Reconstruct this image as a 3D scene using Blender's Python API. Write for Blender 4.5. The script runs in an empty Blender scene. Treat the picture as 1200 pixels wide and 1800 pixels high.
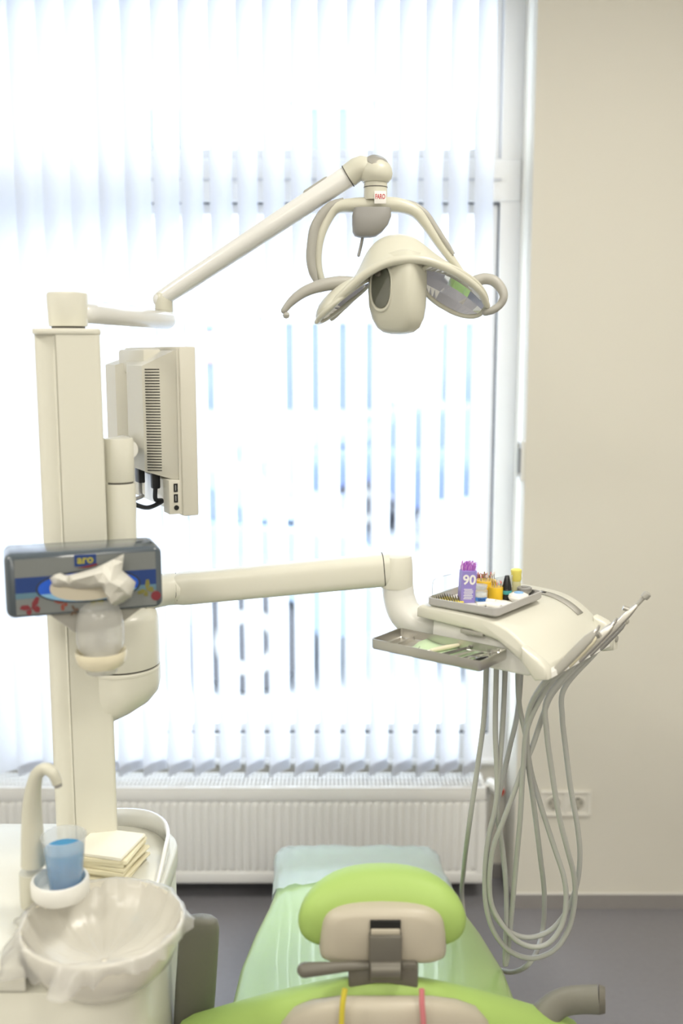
import bpy, bmesh, math, random
from mathutils import Vector, Matrix

random.seed(7)
scene = bpy.context.scene
COL = scene.collection
PI = math.pi

# ------------------------------------------------------------------ camera
CAM_H = 1.65
PITCH = math.radians(8.8)
FPX = 1786.0                       # focal length in pixels of a 1200x1800 frame
cam_d = bpy.data.cameras.new('camera')
cam = bpy.data.objects.new('camera', cam_d)
COL.objects.link(cam)
cam.location = (0, 0, CAM_H)
cam.rotation_euler = (PI / 2 - PITCH, 0, 0)
cam_d.sensor_fit = 'VERTICAL'
cam_d.sensor_height = 36.0
cam_d.lens = FPX / 1800 * 36.0
cam_d.clip_start = 0.05
cam_d.dof.use_dof = True
cam_d.dof.focus_distance = 1.93
cam_d.dof.aperture_fstop = 1.8
scene.camera = cam

# ------------------------------------------------------------------ world, light, exposure
world = bpy.data.worlds.new('overcast_sky')
scene.world = world
world.use_nodes = True
bg = world.node_tree.nodes['Background']
bg.inputs['Color'].default_value = (0.86, 0.93, 1.0, 1)
bg.inputs['Strength'].default_value = 6.3
scene.view_settings.view_transform = 'Standard'
scene.view_settings.look = 'None'
scene.view_settings.exposure = 0.12
scene.view_settings.gamma = 1.0
scene.view_settings.use_curve_mapping = False
scene.cycles.max_bounces = 7
scene.cycles.diffuse_bounces = 3
scene.cycles.glossy_bounces = 3
scene.cycles.transmission_bounces = 6
scene.cycles.caustics_reflective = False
scene.cycles.caustics_refractive = False
LAMP_POWER = 17.6
LAMP_COLOR = (1.0, 0.955, 0.85)

# ------------------------------------------------------------------ helpers
CP, SP = math.cos(PITCH), math.sin(PITCH)
def ray(px, py):
    u, v = (px - 600) / FPX, (py - 900) / FPX
    return Vector((u, CP - v * SP, -SP - v * CP))
def at(px, py, Y):                 # measured point of the photograph at distance Y from the camera
    r = ray(px, py); r = r * (Y / r.y)
    return Vector((r.x, r.y, r.z + CAM_H))
def atz(px, py, z):                # measured point at height z
    r = ray(px, py); r = r * ((z - CAM_H) / r.z)
    return Vector((r.x, r.y, r.z + CAM_H))
V = Vector

OFF = {}
def empty(name, loc, label, cat, group=None):
    o = bpy.data.objects.new(name, None)
    COL.objects.link(o)
    o.location = loc
    o.empty_display_size = 0.05
    OFF[o.name] = V(loc)
    o['label'] = label; o['category'] = cat
    if group: o['group'] = group
    return o

def join(*geos):
    vs, fs = [], []
    for v, f in geos:
        n = len(vs)
        vs += [V(p) for p in v]
        fs += [tuple(i + n for i in q) for q in f]
    return vs, fs

def xf(geo, M):
    return [M @ V(p) for p in geo[0]], geo[1]

def make_mesh(name, geo, mat, smooth=True, angle=38):
    me = bpy.data.meshes.new(name)
    me.from_pydata([tuple(p) for p in geo[0]], [], geo[1])
    bm = bmesh.new(); bm.from_mesh(me)
    bmesh.ops.recalc_face_normals(bm, faces=bm.faces)
    bm.to_mesh(me); bm.free()
    if smooth:
        me.shade_smooth()
        me.set_sharp_from_angle(angle=math.radians(angle))
    me.materials.append(mat)
    return me

def part(name, geo, mat, parent=None, label=None, smooth=True, angle=38, subsurf=0, solid=0.0, kind=None, soff=-1.0):
    """one mesh object; geometry in world coordinates, stored relative to its thing's base"""
    off = OFF.get(parent.name, V((0, 0, 0))) if parent else V((0, 0, 0))
    if parent is None:
        xs = [p[0] for p in geo[0]]; ys = [p[1] for p in geo[0]]; zs = [p[2] for p in geo[0]]
        off = V(((min(xs) + max(xs)) / 2, (min(ys) + max(ys)) / 2, min(zs)))
    geo = ([V(p) - off for p in geo[0]], geo[1])
    me = make_mesh(name, geo, mat, smooth, angle)
    o = bpy.data.objects.new(name, me)
    COL.objects.link(o)
    if parent: o.parent = parent
    else: o.location = off
    OFF[o.name] = off
    if solid:
        m = o.modifiers.new('thickness', 'SOLIDIFY'); m.thickness = solid; m.offset = soff
    if subsurf:
        m = o.modifiers.new('smooth', 'SUBSURF'); m.levels = subsurf; m.render_levels = subsurf
    if label: o['label'] = label
    if kind: o['kind'] = kind
    return o

def tag(o, label, cat, group=None, kind=None):
    o['label'] = label; o['category'] = cat
    if group: o['group'] = group
    if kind: o['kind'] = kind
    return o

def struct(name, geo, mat, label, cat='wall', **k):
    o = part(name, geo, mat, **k)
    o['kind'] = 'structure'; o['label'] = label; o['category'] = cat
    return o

def inst(src, name, parent, loc, rotz=0.0, M=None):
    o = bpy.data.objects.new(name, src if isinstance(src, bpy.types.Mesh) else src.data)
    COL.objects.link(o)
    o.parent = parent
    off = OFF[parent.name] if parent else V((0, 0, 0))
    if M is not None:
        o.matrix_local = Matrix.Translation(-off) @ M
    else:
        o.location = V(loc) - off
        o.rotation_euler = (0, 0, rotz)
    OFF[o.name] = off
    return o

def bm_out(bm):
    bm.verts.index_update()
    vs = [v.co.copy() for v in bm.verts]
    fs = [tuple(v.index for v in f.verts) for f in bm.faces]
    bm.free()
    return vs, fs

def box(c, s, bev=0.0, seg=2, M=None, rotz=0.0):
    bm = bmesh.new()
    bmesh.ops.create_cube(bm, size=1.0)
    for v in bm.verts:
        v.co = V((v.co.x * s[0], v.co.y * s[1], v.co.z * s[2]))
    if bev > 0:
        bmesh.ops.bevel(bm, geom=list(bm.edges), offset=min(bev, min(s) * 0.49), segments=seg, profile=0.5, affect='EDGES')
    g = bm_out(bm)
    T = Matrix.Translation(V(c)) @ (M.to_4x4() if M is not None else Matrix.Rotation(rotz, 4, 'Z'))
    return xf(g, T)

def span(x0, x1, y0, y1, z0, z1, bev=0.0, seg=2):
    return box(((x0 + x1) / 2, (y0 + y1) / 2, (z0 + z1) / 2), (abs(x1 - x0), abs(y1 - y0), abs(z1 - z0)), bev, seg)

def frame_of(t, up=V((0, 0, 1))):
    t = V(t).normalized()
    if abs(t.dot(up)) > 0.98: up = V((0, 1, 0))
    s = t.cross(up).normalized()
    u = s.cross(t).normalized()
    return s, u

def smooth_path(pts, vals=None, res=6):
    n = len(pts)
    P = [V(p) for p in pts]
    out, ov = [], []
    for i in range(n - 1):
        p0 = P[i - 1] if i > 0 else P[0] * 2 - P[1]
        p1, p2 = P[i], P[i + 1]
        p3 = P[i + 2] if i + 2 < n else P[-1] * 2 - P[-2]
        # centripetal-like tangents
        d = [max((b - a).length, 1e-6) ** 0.5 for a, b in ((p0, p1), (p1, p2), (p2, p3))]
        m1 = ((p1 - p0) / d[0] - (p2 - p0) / (d[0] + d[1]) + (p2 - p1) / d[1]) * d[1]
        m2 = ((p2 - p1) / d[1] - (p3 - p1) / (d[1] + d[2]) + (p3 - p2) / d[2]) * d[1]
        for k in range(res):
            t = k / res; t2 = t * t; t3 = t2 * t
            out.append(p1 * (2 * t3 - 3 * t2 + 1) + m1 * (t3 - 2 * t2 + t) + p2 * (-2 * t3 + 3 * t2) + m2 * (t3 - t2))
            if vals: ov.append(vals[i] * (1 - t) + vals[i + 1] * t)
    out.append(P[-1])
    if vals: ov.append(vals[-1])
    return (out, ov) if vals else out

def tube(pts, r, seg=12, res=6, up=None, ratio=1.0, caps=True, round_ends=False):
    """swept round or oval section; r scalar or list; ratio = size across 'up' / size along"""
    rs = r if isinstance(r, (list, tuple)) else [r] * len(pts)
    if res > 1: pts, rs = smooth_path(pts, list(rs), res)
    pts = [V(p) for p in pts]
    rs = list(rs)
    if round_ends:
        t0 = (pts[0] - pts[1]).normalized(); t1 = (pts[-1] - pts[-2]).normalized()
        pre = [(pts[0] + t0 * rs[0] * math.sin(a), rs[0] * math.cos(a)) for a in (1.35, 0.9, 0.45)]
        post = [(pts[-1] + t1 * rs[-1] * math.sin(a), rs[-1] * math.cos(a)) for a in (0.45, 0.9, 1.35)]
        pts = [a for a, b in pre] + pts + [a for a, b in post]
        rs = [b for a, b in pre] + rs + [b for a, b in post]
    n = len(pts)
    T = [(pts[min(i + 1, n - 1)] - pts[max(i - 1, 0)]).normalized() for i in range(n)]
    if up is None:
        s, u = frame_of(T[0])
    vs, fs = [], []
    for i in range(n):
        if up is not None:
            s, u = frame_of(T[i], V(up))
        elif i > 0:
            q = T[i - 1].rotation_difference(T[i])
            s = q @ s; u = q @ u
        for k in range(seg):
            a = 2 * PI * k / seg
            vs.append(pts[i] + (s * math.cos(a) * ratio + u * math.sin(a)) * rs[i])
    for i in range(n - 1):
        for k in range(seg):
            a, b = i * seg + k, i * seg + (k + 1) % seg
            fs.append((a, b, b + seg, a + seg))
    if caps:
        fs.append(tuple(range(seg))[::-1])
        fs.append(tuple((n - 1) * seg + k for k in range(seg)))
    return vs, fs

def cyl(p0, p1, r0, r1=None, seg=24):
    return tube([p0, p1], [r0, r0 if r1 is None else r1], seg, 1)

def loft(rings, cap0=True, cap1=True, closed=True):
    n = len(rings[0]); vs = [V(p) for r in rings for p in r]; fs = []
    for i in range(len(rings) - 1):
        for k in range(n if closed else n - 1):
            a, b = i * n + k, i * n + (k + 1) % n
            fs.append((a, b, b + n, a + n))
    if cap0 and closed: fs.append(tuple(range(n))[::-1])
    if cap1 and closed: fs.append(tuple((len(rings) - 1) * n + k for k in range(n)))
    return vs, fs

def lathe(prof, c=(0, 0, 0), seg=32, M=None, sx=1.0, sy=1.0):
    """prof: (radius, height) pairs; ends with radius 0 are closed by a small cap"""
    rings = [[V((max(r, 1e-4) * sx * math.cos(2 * PI * k / seg), max(r, 1e-4) * sy * math.sin(2 * PI * k / seg), z)) for k in range(seg)] for r, z in prof]
    g = loft(rings, cap0=True, cap1=True)
    T = Matrix.Translation(V(c))
    if M is not None: T = T @ M.to_4x4()
    return xf(g, T)

def axis_M(z, x=None):
    z = V(z).normalized()
    if x is None:
        s, u = frame_of(z); x = s
    x = (V(x) - z * V(x).dot(z)).normalized()
    y = z.cross(x)
    return Matrix((x, y, z)).transposed()

def rrect(w, h, r, n=5):
    pts = []
    for cx, cy, a0 in ((w / 2 - r, h / 2 - r, 0), (-w / 2 + r, h / 2 - r, PI / 2), (-w / 2 + r, -h / 2 + r, PI), (w / 2 - r, -h / 2 + r, 1.5 * PI)):
        for k in range(n + 1):
            a = a0 + PI / 2 * k / n
            pts.append((cx + r * math.cos(a), cy + r * math.sin(a)))
    return pts

def sell(a, b, e=2.5, seg=32):
    out = []
    for k in range(seg):
        t = 2 * PI * k / seg; c, s = math.cos(t), math.sin(t)
        out.append((a * math.copysign(abs(c) ** (2 / e), c), b * math.copysign(abs(s) ** (2 / e), s)))
    return out

def prism(poly, z0, z1, M=None, bev=0.0):
    """poly in local xy, extruded along local z"""
    rings = []
    if bev > 0:
        cx = sum(p[0] for p in poly) / len(poly); cy = sum(p[1] for p in poly) / len(poly)
        def shr(d):
            out = []
            n = len(poly)
            for i in range(n):
                a, b, c = V(poly[i - 1]), V(poly[i]), V(poly[(i + 1) % n])
                e1 = (b - a); e2 = (c - b)
                nrm = V((0.0, 0.0))
                for e in (e1, e2):
                    if e.length > 1e-9:
                        nn = V((e.y, -e.x)).normalized(); nrm += nn
                if nrm.length < 1e-9: nrm = V((0, 0))
                else: nrm.normalize()
                out.append((b.x - nrm.x * d * SGN, b.y - nrm.y * d * SGN))
            return out
        area = sum(poly[i - 1][0] * poly[i][1] - poly[i][0] * poly[i - 1][1] for i in range(len(poly)))
        SGN = 1 if area > 0 else -1
        for d, z in ((bev, z0), (bev * 0.3, z0 + bev * 0.3), (0, z0 + bev), (0, z1 - bev), (bev * 0.3, z1 - bev * 0.3), (bev, z1)):
            q = shr(d) if d else poly
            rings.append([V((p[0], p[1], z)) for p in q])
    else:
        rings = [[V((p[0], p[1], z)) for p in poly] for z in (z0, z1)]
    g = loft(rings)
    return xf(g, M.to_4x4()) if M is not None else g

def grid(rows):
    n = len(rows[0]); vs = [V(p) for r in rows for p in r]
    fs = [(i * n + k, i * n + k + 1, (i + 1) * n + k + 1, (i + 1) * n + k) for i in range(len(rows) - 1) for k in range(n - 1)]
    return vs, fs

def text_geo(s, size, M, depth=0.0003, align='CENTER', bold=0.0):
    cu = bpy.data.curves.new('txt', 'FONT'); cu.body = s; cu.size = size; cu.extrude = depth
    cu.align_x = align; cu.align_y = 'CENTER'; cu.offset = bold; cu.resolution_u = 3
    o = bpy.data.objects.new('txt', cu); COL.objects.link(o)
    dg = bpy.context.evaluated_depsgraph_get()
    me = bpy.data.meshes.new_from_object(o.evaluated_get(dg))
    g = ([v.co.copy() for v in me.vertices], [tuple(p.vertices) for p in me.polygons])
    bpy.data.objects.remove(o); bpy.data.meshes.remove(me); bpy.data.curves.remove(cu)
    return xf(g, M)

# ------------------------------------------------------------------ materials
MATS = {}
def mat(name, col, rough=0.5, metal=0.0, spec=0.5, bump=0.0, bscale=200.0, var=0.0, vscale=8.0, coat=0.0, trans=0.0, emit=None, estr=0.0, ior=1.45, subs=0.0):
    m = bpy.data.materials.new(name); m.use_nodes = True
    nt = m.node_tree; b = nt.nodes['Principled BSDF']
    c = (col[0], col[1], col[2], 1)
    b.inputs['Base Color'].default_value = c
    b.inputs['Roughness'].default_value = rough
    b.inputs['Metallic'].default_value = metal
    b.inputs['Specular IOR Level'].default_value = spec
    b.inputs['Coat Weight'].default_value = coat
    b.inputs['Transmission Weight'].default_value = trans
    b.inputs['IOR'].default_value = ior
    if emit:
        b.inputs['Emission Color'].default_value = (*emit, 1); b.inputs['Emission Strength'].default_value = estr
    tc = nt.nodes.new('ShaderNodeTexCoord')
    if var > 0:
        nz = nt.nodes.new('ShaderNodeTexNoise'); nz.inputs['Scale'].default_value = vscale; nz.inputs['Detail'].default_value = 5
        nt.links.new(tc.outputs['Object'], nz.inputs['Vector'])
        mx = nt.nodes.new('ShaderNodeMixRGB'); mx.blend_type = 'MULTIPLY'; mx.inputs['Color1'].default_value = c
        mr = nt.nodes.new('ShaderNodeMapRange'); mr.inputs['To Min'].default_value = 1 - var; mr.inputs['To Max'].default_value = 1 + var * 0.4
        nt.links.new(nz.outputs['Fac'], mr.inputs['Value'])
        mx.inputs['Fac'].default_value = 1
        nt.links.new(mr.outputs['Result'], mx.inputs['Color2'])
        nt.links.new(mx.outputs['Color'], b.inputs['Base Color'])
    if bump > 0:
        n2 = nt.nodes.new('ShaderNodeTexNoise'); n2.inputs['Scale'].default_value = bscale; n2.inputs['Detail'].default_value = 4
        nt.links.new(tc.outputs['Object'], n2.inputs['Vector'])
        bp = nt.nodes.new('ShaderNodeBump'); bp.inputs['Strength'].default_value = bump; bp.inputs['Distance'].default_value = 0.002
        nt.links.new(n2.outputs['Fac'], bp.inputs['Height'])
        nt.links.new(bp.outputs['Normal'], b.inputs['Normal'])
    MATS[name] = m
    return m

def clear_mat(name, tint=(1, 1, 1), gloss=0.08, rough=0.05, diffuse=0.0, dcol=(1, 1, 1)):
    """thin clear sheet: transparent + fresnel gloss (+ a little milky diffuse)"""
    m = bpy.data.materials.new(name); m.use_nodes = True
    nt = m.node_tree; nt.nodes.clear()
    out = nt.nodes.new('ShaderNodeOutputMaterial')
    tr = nt.nodes.new('ShaderNodeBsdfTransparent'); tr.inputs['Color'].default_value = (*tint, 1)
    gl = nt.nodes.new('ShaderNodeBsdfGlossy'); gl.inputs['Roughness'].default_value = rough
    lw = nt.nodes.new('ShaderNodeLayerWeight'); lw.inputs['Blend'].default_value = 0.5
    pw_ = nt.nodes.new('ShaderNodeMath'); pw_.operation = 'POWER'; pw_.inputs[1].default_value = 4.0
    nt.links.new(lw.outputs['Facing'], pw_.inputs[0])
    fr = nt.nodes.new('ShaderNodeMapRange'); fr.inputs['To Min'].default_value = 0.035; fr.inputs['To Max'].default_value = 0.55
    nt.links.new(pw_.outputs[0], fr.inputs['Value'])
    last = tr.outputs[0]
    if diffuse > 0:
        df = nt.nodes.new('ShaderNodeBsdfDiffuse'); df.inputs['Color'].default_value = (*dcol, 1)
        tl = nt.nodes.new('ShaderNodeBsdfTranslucent'); tl.inputs['Color'].default_value = (*dcol, 1)
        m0 = nt.nodes.new('ShaderNodeMixShader'); m0.inputs[0].default_value = 0.5
        nt.links.new(df.outputs[0], m0.inputs[1]); nt.links.new(tl.outputs[0], m0.inputs[2])
        m1 = nt.nodes.new('ShaderNodeMixShader'); m1.inputs[0].default_value = diffuse
        nt.links.new(last, m1.inputs[1]); nt.links.new(m0.outputs[0], m1.inputs[2]); last = m1.outputs[0]
    m2 = nt.nodes.new('ShaderNodeMixShader')
    nt.links.new(fr.outputs[0], m2.inputs[0]); nt.links.new(last, m2.inputs[1]); nt.links.new(gl.outputs[0], m2.inputs[2])
    nt.links.new(m2.outputs[0], out.inputs[0])
    return m

def fabric_mat(name, col, transl, weave=900.0):
    m = bpy.data.materials.new(name); m.use_nodes = True
    nt = m.node_tree; nt.nodes.clear()
    out = nt.nodes.new('ShaderNodeOutputMaterial')
    df = nt.nodes.new('ShaderNodeBsdfDiffuse'); tl = nt.nodes.new('ShaderNodeBsdfTranslucent')
    tc = nt.nodes.new('ShaderNodeTexCoord'); nz = nt.nodes.new('ShaderNodeTexNoise'); nz.inputs['Scale'].default_value = weave
    mp = nt.nodes.new('ShaderNodeMapping'); mp.inputs['Scale'].default_value = (1, 1, 0.05)
    nt.links.new(tc.outputs['Object'], mp.inputs[0]); nt.links.new(mp.outputs[0], nz.inputs['Vector'])
    mr = nt.nodes.new('ShaderNodeMapRange'); mr.inputs['To Min'].default_value = 0.93; mr.inputs['To Max'].default_value = 1.0
    nt.links.new(nz.outputs['Fac'], mr.inputs['Value'])
    mx = nt.nodes.new('ShaderNodeMixRGB'); mx.blend_type = 'MULTIPLY'; mx.inputs['Fac'].default_value = 1
    mx.inputs['Color1'].default_value = (*col, 1); nt.links.new(mr.outputs[0], mx.inputs['Color2'])
    nt.links.new(mx.outputs[0], df.inputs['Color']); nt.links.new(mx.outputs[0], tl.inputs['Color'])
    ms = nt.nodes.new('ShaderNodeMixShader'); ms.inputs[0].default_value = transl
    nt.links.new(df.outputs[0], ms.inputs[1]); nt.links.new(tl.outputs[0], ms.inputs[2]); nt.links.new(ms.outputs[0], out.inputs[0])
    return m

M_wall = mat('wall_paint', (0.80, 0.775, 0.70), 0.85, bump=0.12, bscale=160, var=0.02, vscale=3)
M_reveal = M_wall
M_ceil = mat('ceiling_paint', (0.82, 0.81, 0.78), 0.9, bump=0.05)
M_floor = mat('grey_vinyl', (0.27, 0.265, 0.285), 0.42, bump=0.03, bscale=300, var=0.10, vscale=60)
M_base = mat('grey_skirting_vinyl', (0.33, 0.315, 0.31), 0.5, var=0.06, vscale=40)
M_seal = mat('white_sealant', (0.82, 0.81, 0.78), 0.5, bump=0.3, bscale=80)
M_rad = mat('radiator_enamel', (0.92, 0.92, 0.905), 0.35, coat=0.1)
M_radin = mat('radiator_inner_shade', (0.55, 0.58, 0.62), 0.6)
M_pvc = mat('window_white_pvc', (0.91, 0.92, 0.93), 0.35)
M_trimgrey = mat('pale_grey_bead', (0.66, 0.68, 0.72), 0.5)
M_gasket = mat('window_gasket_rubber', (0.03, 0.04, 0.06), 0.6)
M_glass = clear_mat('window_glass', (0.97, 0.99, 1.0), rough=0.0)
M_blind = fabric_mat('blind_fabric', (0.90, 0.92, 0.975), 0.56)
M_weight = fabric_mat('blind_weight_plate', (0.72, 0.74, 0.80), 0.25)
M_cream = mat('cream_unit_plastic', (0.765, 0.755, 0.665), 0.32, coat=0.15, var=0.015, vscale=6)
M_creamg = mat('cream_glossy_enamel', (0.80, 0.77, 0.675), 0.22, coat=0.4)
M_white = mat('white_plastic', (0.86, 0.855, 0.82), 0.3, coat=0.2)
M_white2 = mat('white_gloss_acrylic', (0.88, 0.88, 0.86), 0.12, coat=0.6)
M_seam = mat('dark_joint_rubber', (0.09, 0.085, 0.075), 0.6)
M_grey = mat('grey_plastic', (0.30, 0.295, 0.285), 0.45, bump=0.03)
M_lgrey = mat('light_grey_plastic', (0.41, 0.40, 0.365), 0.4)
M_dgrey = mat('dark_grey_plastic', (0.155, 0.145, 0.12), 0.42, bump=0.03)
M_arm = mat('armrest_soft_plastic', (0.20, 0.195, 0.165), 0.5, bump=0.05)
M_brk = mat('bracket_painted_metal', (0.17, 0.16, 0.135), 0.38, metal=0.35)
M_lamp = mat('lamp_cream_plastic', (0.63, 0.62, 0.525), 0.35, coat=0.1)
M_lampwhite = mat('lamp_arm_enamel', (0.80, 0.80, 0.78), 0.28, coat=0.3)
M_mirror = mat('reflector_mirror', (0.86, 0.88, 0.92), 0.04, metal=1.0)
M_mirror2 = mat('reflector_mirror_facets', (0.93, 0.94, 0.96), 0.08, metal=1.0)
M_film = clear_mat('clear_protective_film', (0.99, 0.99, 0.99), rough=0.05)
M_filmblue = clear_mat('plastic_seat_cover', (0.93, 0.97, 1.0), rough=0.08, diffuse=0.88, dcol=(0.88, 0.94, 0.985))
M_green = mat('lime_green_upholstery', (0.38, 0.55, 0.15), 0.5, bump=0.06, bscale=350)
M_shell = mat('beige_shell_plastic', (0.52, 0.475, 0.385), 0.38)
M_mon = mat('monitor_ivory_plastic', (0.68, 0.66, 0.58), 0.5, bump=0.04, bscale=600)
M_slot = mat('vent_slot_black', (0.012, 0.012, 0.012), 0.8)
M_black = mat('black_cable_rubber', (0.02, 0.022, 0.028), 0.45)
M_cablegrey = mat('grey_cable_rubber', (0.33, 0.33, 0.33), 0.5)
M_screen = mat('screen_dark_glass', (0.015, 0.017, 0.02), 0.12)
M_smoke = mat('smoked_plastic', (0.085, 0.105, 0.125), 0.16, coat=0.3)
M_smokeplate = mat('smoked_front_plate', (0.20, 0.215, 0.215), 0.3)
M_pblue = mat('print_blue', (0.018, 0.05, 0.20), 0.35)
M_pblue2 = mat('carton_bright_blue', (0.02, 0.11, 0.62), 0.35)
M_plblue = mat('print_light_blue', (0.11, 0.21, 0.28), 0.35)
M_plblue2 = mat('carton_pale_blue', (0.25, 0.50, 0.75), 0.35)
M_pyellow = mat('print_yellow', (0.45, 0.41, 0.05), 0.4)
M_pred = mat('print_red', (0.20, 0.03, 0.04), 0.4)
M_pbrown = mat('print_brown', (0.13, 0.085, 0.06), 0.4)
M_polive = mat('print_olive', (0.20, 0.19, 0.05), 0.4)
M_carton = mat('carton_inside', (0.62, 0.57, 0.46), 0.7)
M_tissue = fabric_mat('tissue_paper', (0.90, 0.885, 0.82), 0.3, 300)
M_napkin = mat('cream_napkin_paper', (0.86, 0.80, 0.58), 0.9, bump=0.1, bscale=300)
M_napkin2 = mat('white_napkin_paper', (0.88, 0.85, 0.74), 0.9, bump=0.1, bscale=300)
M_liner = clear_mat('thin_plastic_liner', (0.98, 0.98, 0.98), rough=0.25, diffuse=0.45, dcol=(0.93, 0.92, 0.90))
M_cup = clear_mat('frosted_cup_plastic', (0.97, 0.98, 0.99), rough=0.1, diffuse=0.28, dcol=(0.95, 0.96, 0.97))
M_cupd = clear_mat('milky_cup_stack_plastic', (0.98, 0.98, 0.98), rough=0.15, diffuse=0.42, dcol=(0.97, 0.97, 0.95))
M_cream2 = mat('pale_yellow_plastic', (0.82, 0.76, 0.58), 0.35)
def liquid():
    m = clear_mat('blue_mouthwash', (0.40, 0.80, 1.0), rough=0.02, diffuse=0.45, dcol=(0.14, 0.56, 0.95))
    return m
M_liquid = liquid()
M_steel = mat('brushed_steel', (0.60, 0.585, 0.55), 0.32, metal=1.0, bump=0.04, bscale=400)
M_steelp = mat('polished_steel', (0.72, 0.71, 0.69), 0.12, metal=1.0)
M_steeld = mat('dark_steel', (0.28, 0.275, 0.27), 0.25, metal=1.0)
M_alu = mat('grey_tray_plastic', (0.52, 0.51, 0.50), 0.4)
M_trayfloor = mat('tray_floor_white', (0.80, 0.79, 0.75), 0.5)
M_paper = mat('pale_green_paper', (0.60, 0.76, 0.50), 0.85)
M_hose = mat('grey_silicone_hose', (0.52, 0.525, 0.505), 0.42)
M_purple = mat('purple_card', (0.30, 0.25, 0.62), 0.45)
M_purple2 = mat('purple_bristle', (0.55, 0.17, 0.72), 0.5)
M_pink2 = mat('pink_bristle', (0.75, 0.38, 0.80), 0.5)
M_whitep = mat('white_print', (0.85, 0.84, 0.82), 0.5)
M_yel = mat('yellow_plastic', (0.86, 0.55, 0.03), 0.35)
M_yelfoam = mat('yellow_foam', (0.85, 0.70, 0.12), 0.85, bump=0.2)
M_yellowcap = mat('lemon_cap', (0.85, 0.76, 0.18), 0.4)
M_paleyel = mat('pale_yellow_bottle', (0.72, 0.70, 0.42), 0.35)
M_redbox = mat('dark_red_plastic', (0.25, 0.008, 0.02), 0.4)
M_teal = mat('teal_band', (0.05, 0.30, 0.31), 0.4)
M_blk = mat('black_gloss_plastic', (0.012, 0.013, 0.015), 0.25)
M_lblue = mat('sky_blue_label', (0.25, 0.48, 0.80), 0.5)
M_dblue = mat('navy_blue_label', (0.06, 0.20, 0.55), 0.5)
M_cotton = mat('white_cotton', (0.88, 0.87, 0.83), 0.95, bump=0.3, bscale=200)
M_jar = clear_mat('clear_jar_plastic', (0.95, 0.97, 0.98), rough=0.05, diffuse=0.35, dcol=(0.9, 0.92, 0.93))
M_gold = mat('brass_shank', (0.55, 0.38, 0.16), 0.3, metal=1.0)
M_socket = mat('socket_white', (0.86, 0.84, 0.78), 0.3)
M_hole = mat('socket_hole', (0.05, 0.045, 0.035), 0.7)
M_red = mat('red_mark', (0.60, 0.06, 0.03), 0.4)
M_yellowstrap = mat('yellow_strap', (0.62, 0.52, 0.05), 0.6)
M_pinkstrap = mat('pink_strap', (0.62, 0.20, 0.22), 0.6)
M_diff = mat('lamp_diffuser', (0.9, 0.9, 0.88), 0.5, emit=(1, 0.93, 0.82), estr=3.0)

# ================================================================== SETTING
WY = 2.85          # room face of the window wall
NX0, NX1 = -1.75, 0.517   # window niche
NB = 3.03          # back of the niche (room face of the window frame)
CE = 2.95
struct('floor', span(-2.6, 2.4, -2.7, 3.25, -0.05, 0.0), M_floor, 'smooth grey vinyl floor under the dental chair', 'floor')
struct('ceiling', span(-2.6, 2.4, -2.7, 3.25, CE, CE + 0.05), M_ceil, 'white ceiling above the treatment room', 'ceiling')
struct('wall_left', span(-2.65, -2.6, -2.7, 3.25, 0, CE), M_wall, 'pale wall on the left of the room, out of frame', 'wall')
struct('wall_right', span(2.4, 2.45, -2.7, 3.25, 0, CE), M_wall, 'pale wall on the right of the room, out of frame', 'wall')
struct('wall_rear', span(-2.6, 2.4, -2.75, -2.7, 0, CE), M_wall, 'pale wall behind the camera, out of frame', 'wall')
struct('wall_front', join(span(NX1, 2.4, WY, 3.25, 0, CE), span(-2.6, NX0, WY, 3.25, 0, CE),
                          span(NX0, NX1, NB, 3.25, 0, 0.40), span(NX0, NX1, WY, 3.25, 2.78, CE)),
       M_wall, 'plain cream painted wall right of the window blind', 'wall', smooth=False)
BH = 0.047
struct('baseboard_front', join(span(NX1 - 0.006, 2.4, WY - 0.006, WY, 0, BH), span(NX1 - 0.006, NX1, WY - 0.006, NB, 0, BH),
                               span(NX0, NX1 - 0.006, NB - 0.006, NB, 0, BH)), M_base, 'low grey skirting strip along the cream wall', 'baseboard', smooth=False)
struct('trim_1', tube([(NX1 - 0.004, NB - 0.01, BH), (NX1 - 0.004, WY - 0.004, BH), (1.2, WY - 0.004, BH), (2.4, WY - 0.004, BH)], 0.0035, 6, 1),
       M_seal, 'thin white sealant bead along the top of the grey skirting', 'trim')

# window: outer frame, transom, sashes, panes
win = empty('window_1', ((NX0 + NX1) / 2, NB + 0.05, 0.40), 'tall white framed window with transom behind the vertical blind', 'window')
win['kind'] = 'structure'
F0, F1 = NB, NB + 0.07
SX1 = 0.458          # right inner edge of the frame (dark gasket line)
ZB, ZT0, ZT1 = 0.478, 2.085, 2.205
part('window_frame', join(span(SX1, NX1, F0, F1, ZB, ZT0), span(SX1, NX1, F0, F1, ZT1, 2.70), span(NX0, NX0 + 0.06, F0, F1, ZB, ZT0), span(NX0, NX0 + 0.06, F0, F1, ZT1, 2.70),
                          span(NX0, NX1, F0, F1, 0.40, ZB), span(NX0, NX1, F0, F1, 2.70, 2.78),
                          span(NX0, NX1, F0 - 0.005, F1, ZT0, ZT1, 0.004, 1), span(-1.20, -1.13, F0, F1, ZB, ZT0), span(-1.20, -1.13, F0, F1, ZT1, 2.70)), M_pvc, win, smooth=False)
part('transom_bead', span(NX0 + 0.06, SX1, F0 - 0.012, F0 - 0.005, ZT0 + 0.058, ZT0 + 0.064), M_trimgrey, win, smooth=False)
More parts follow.
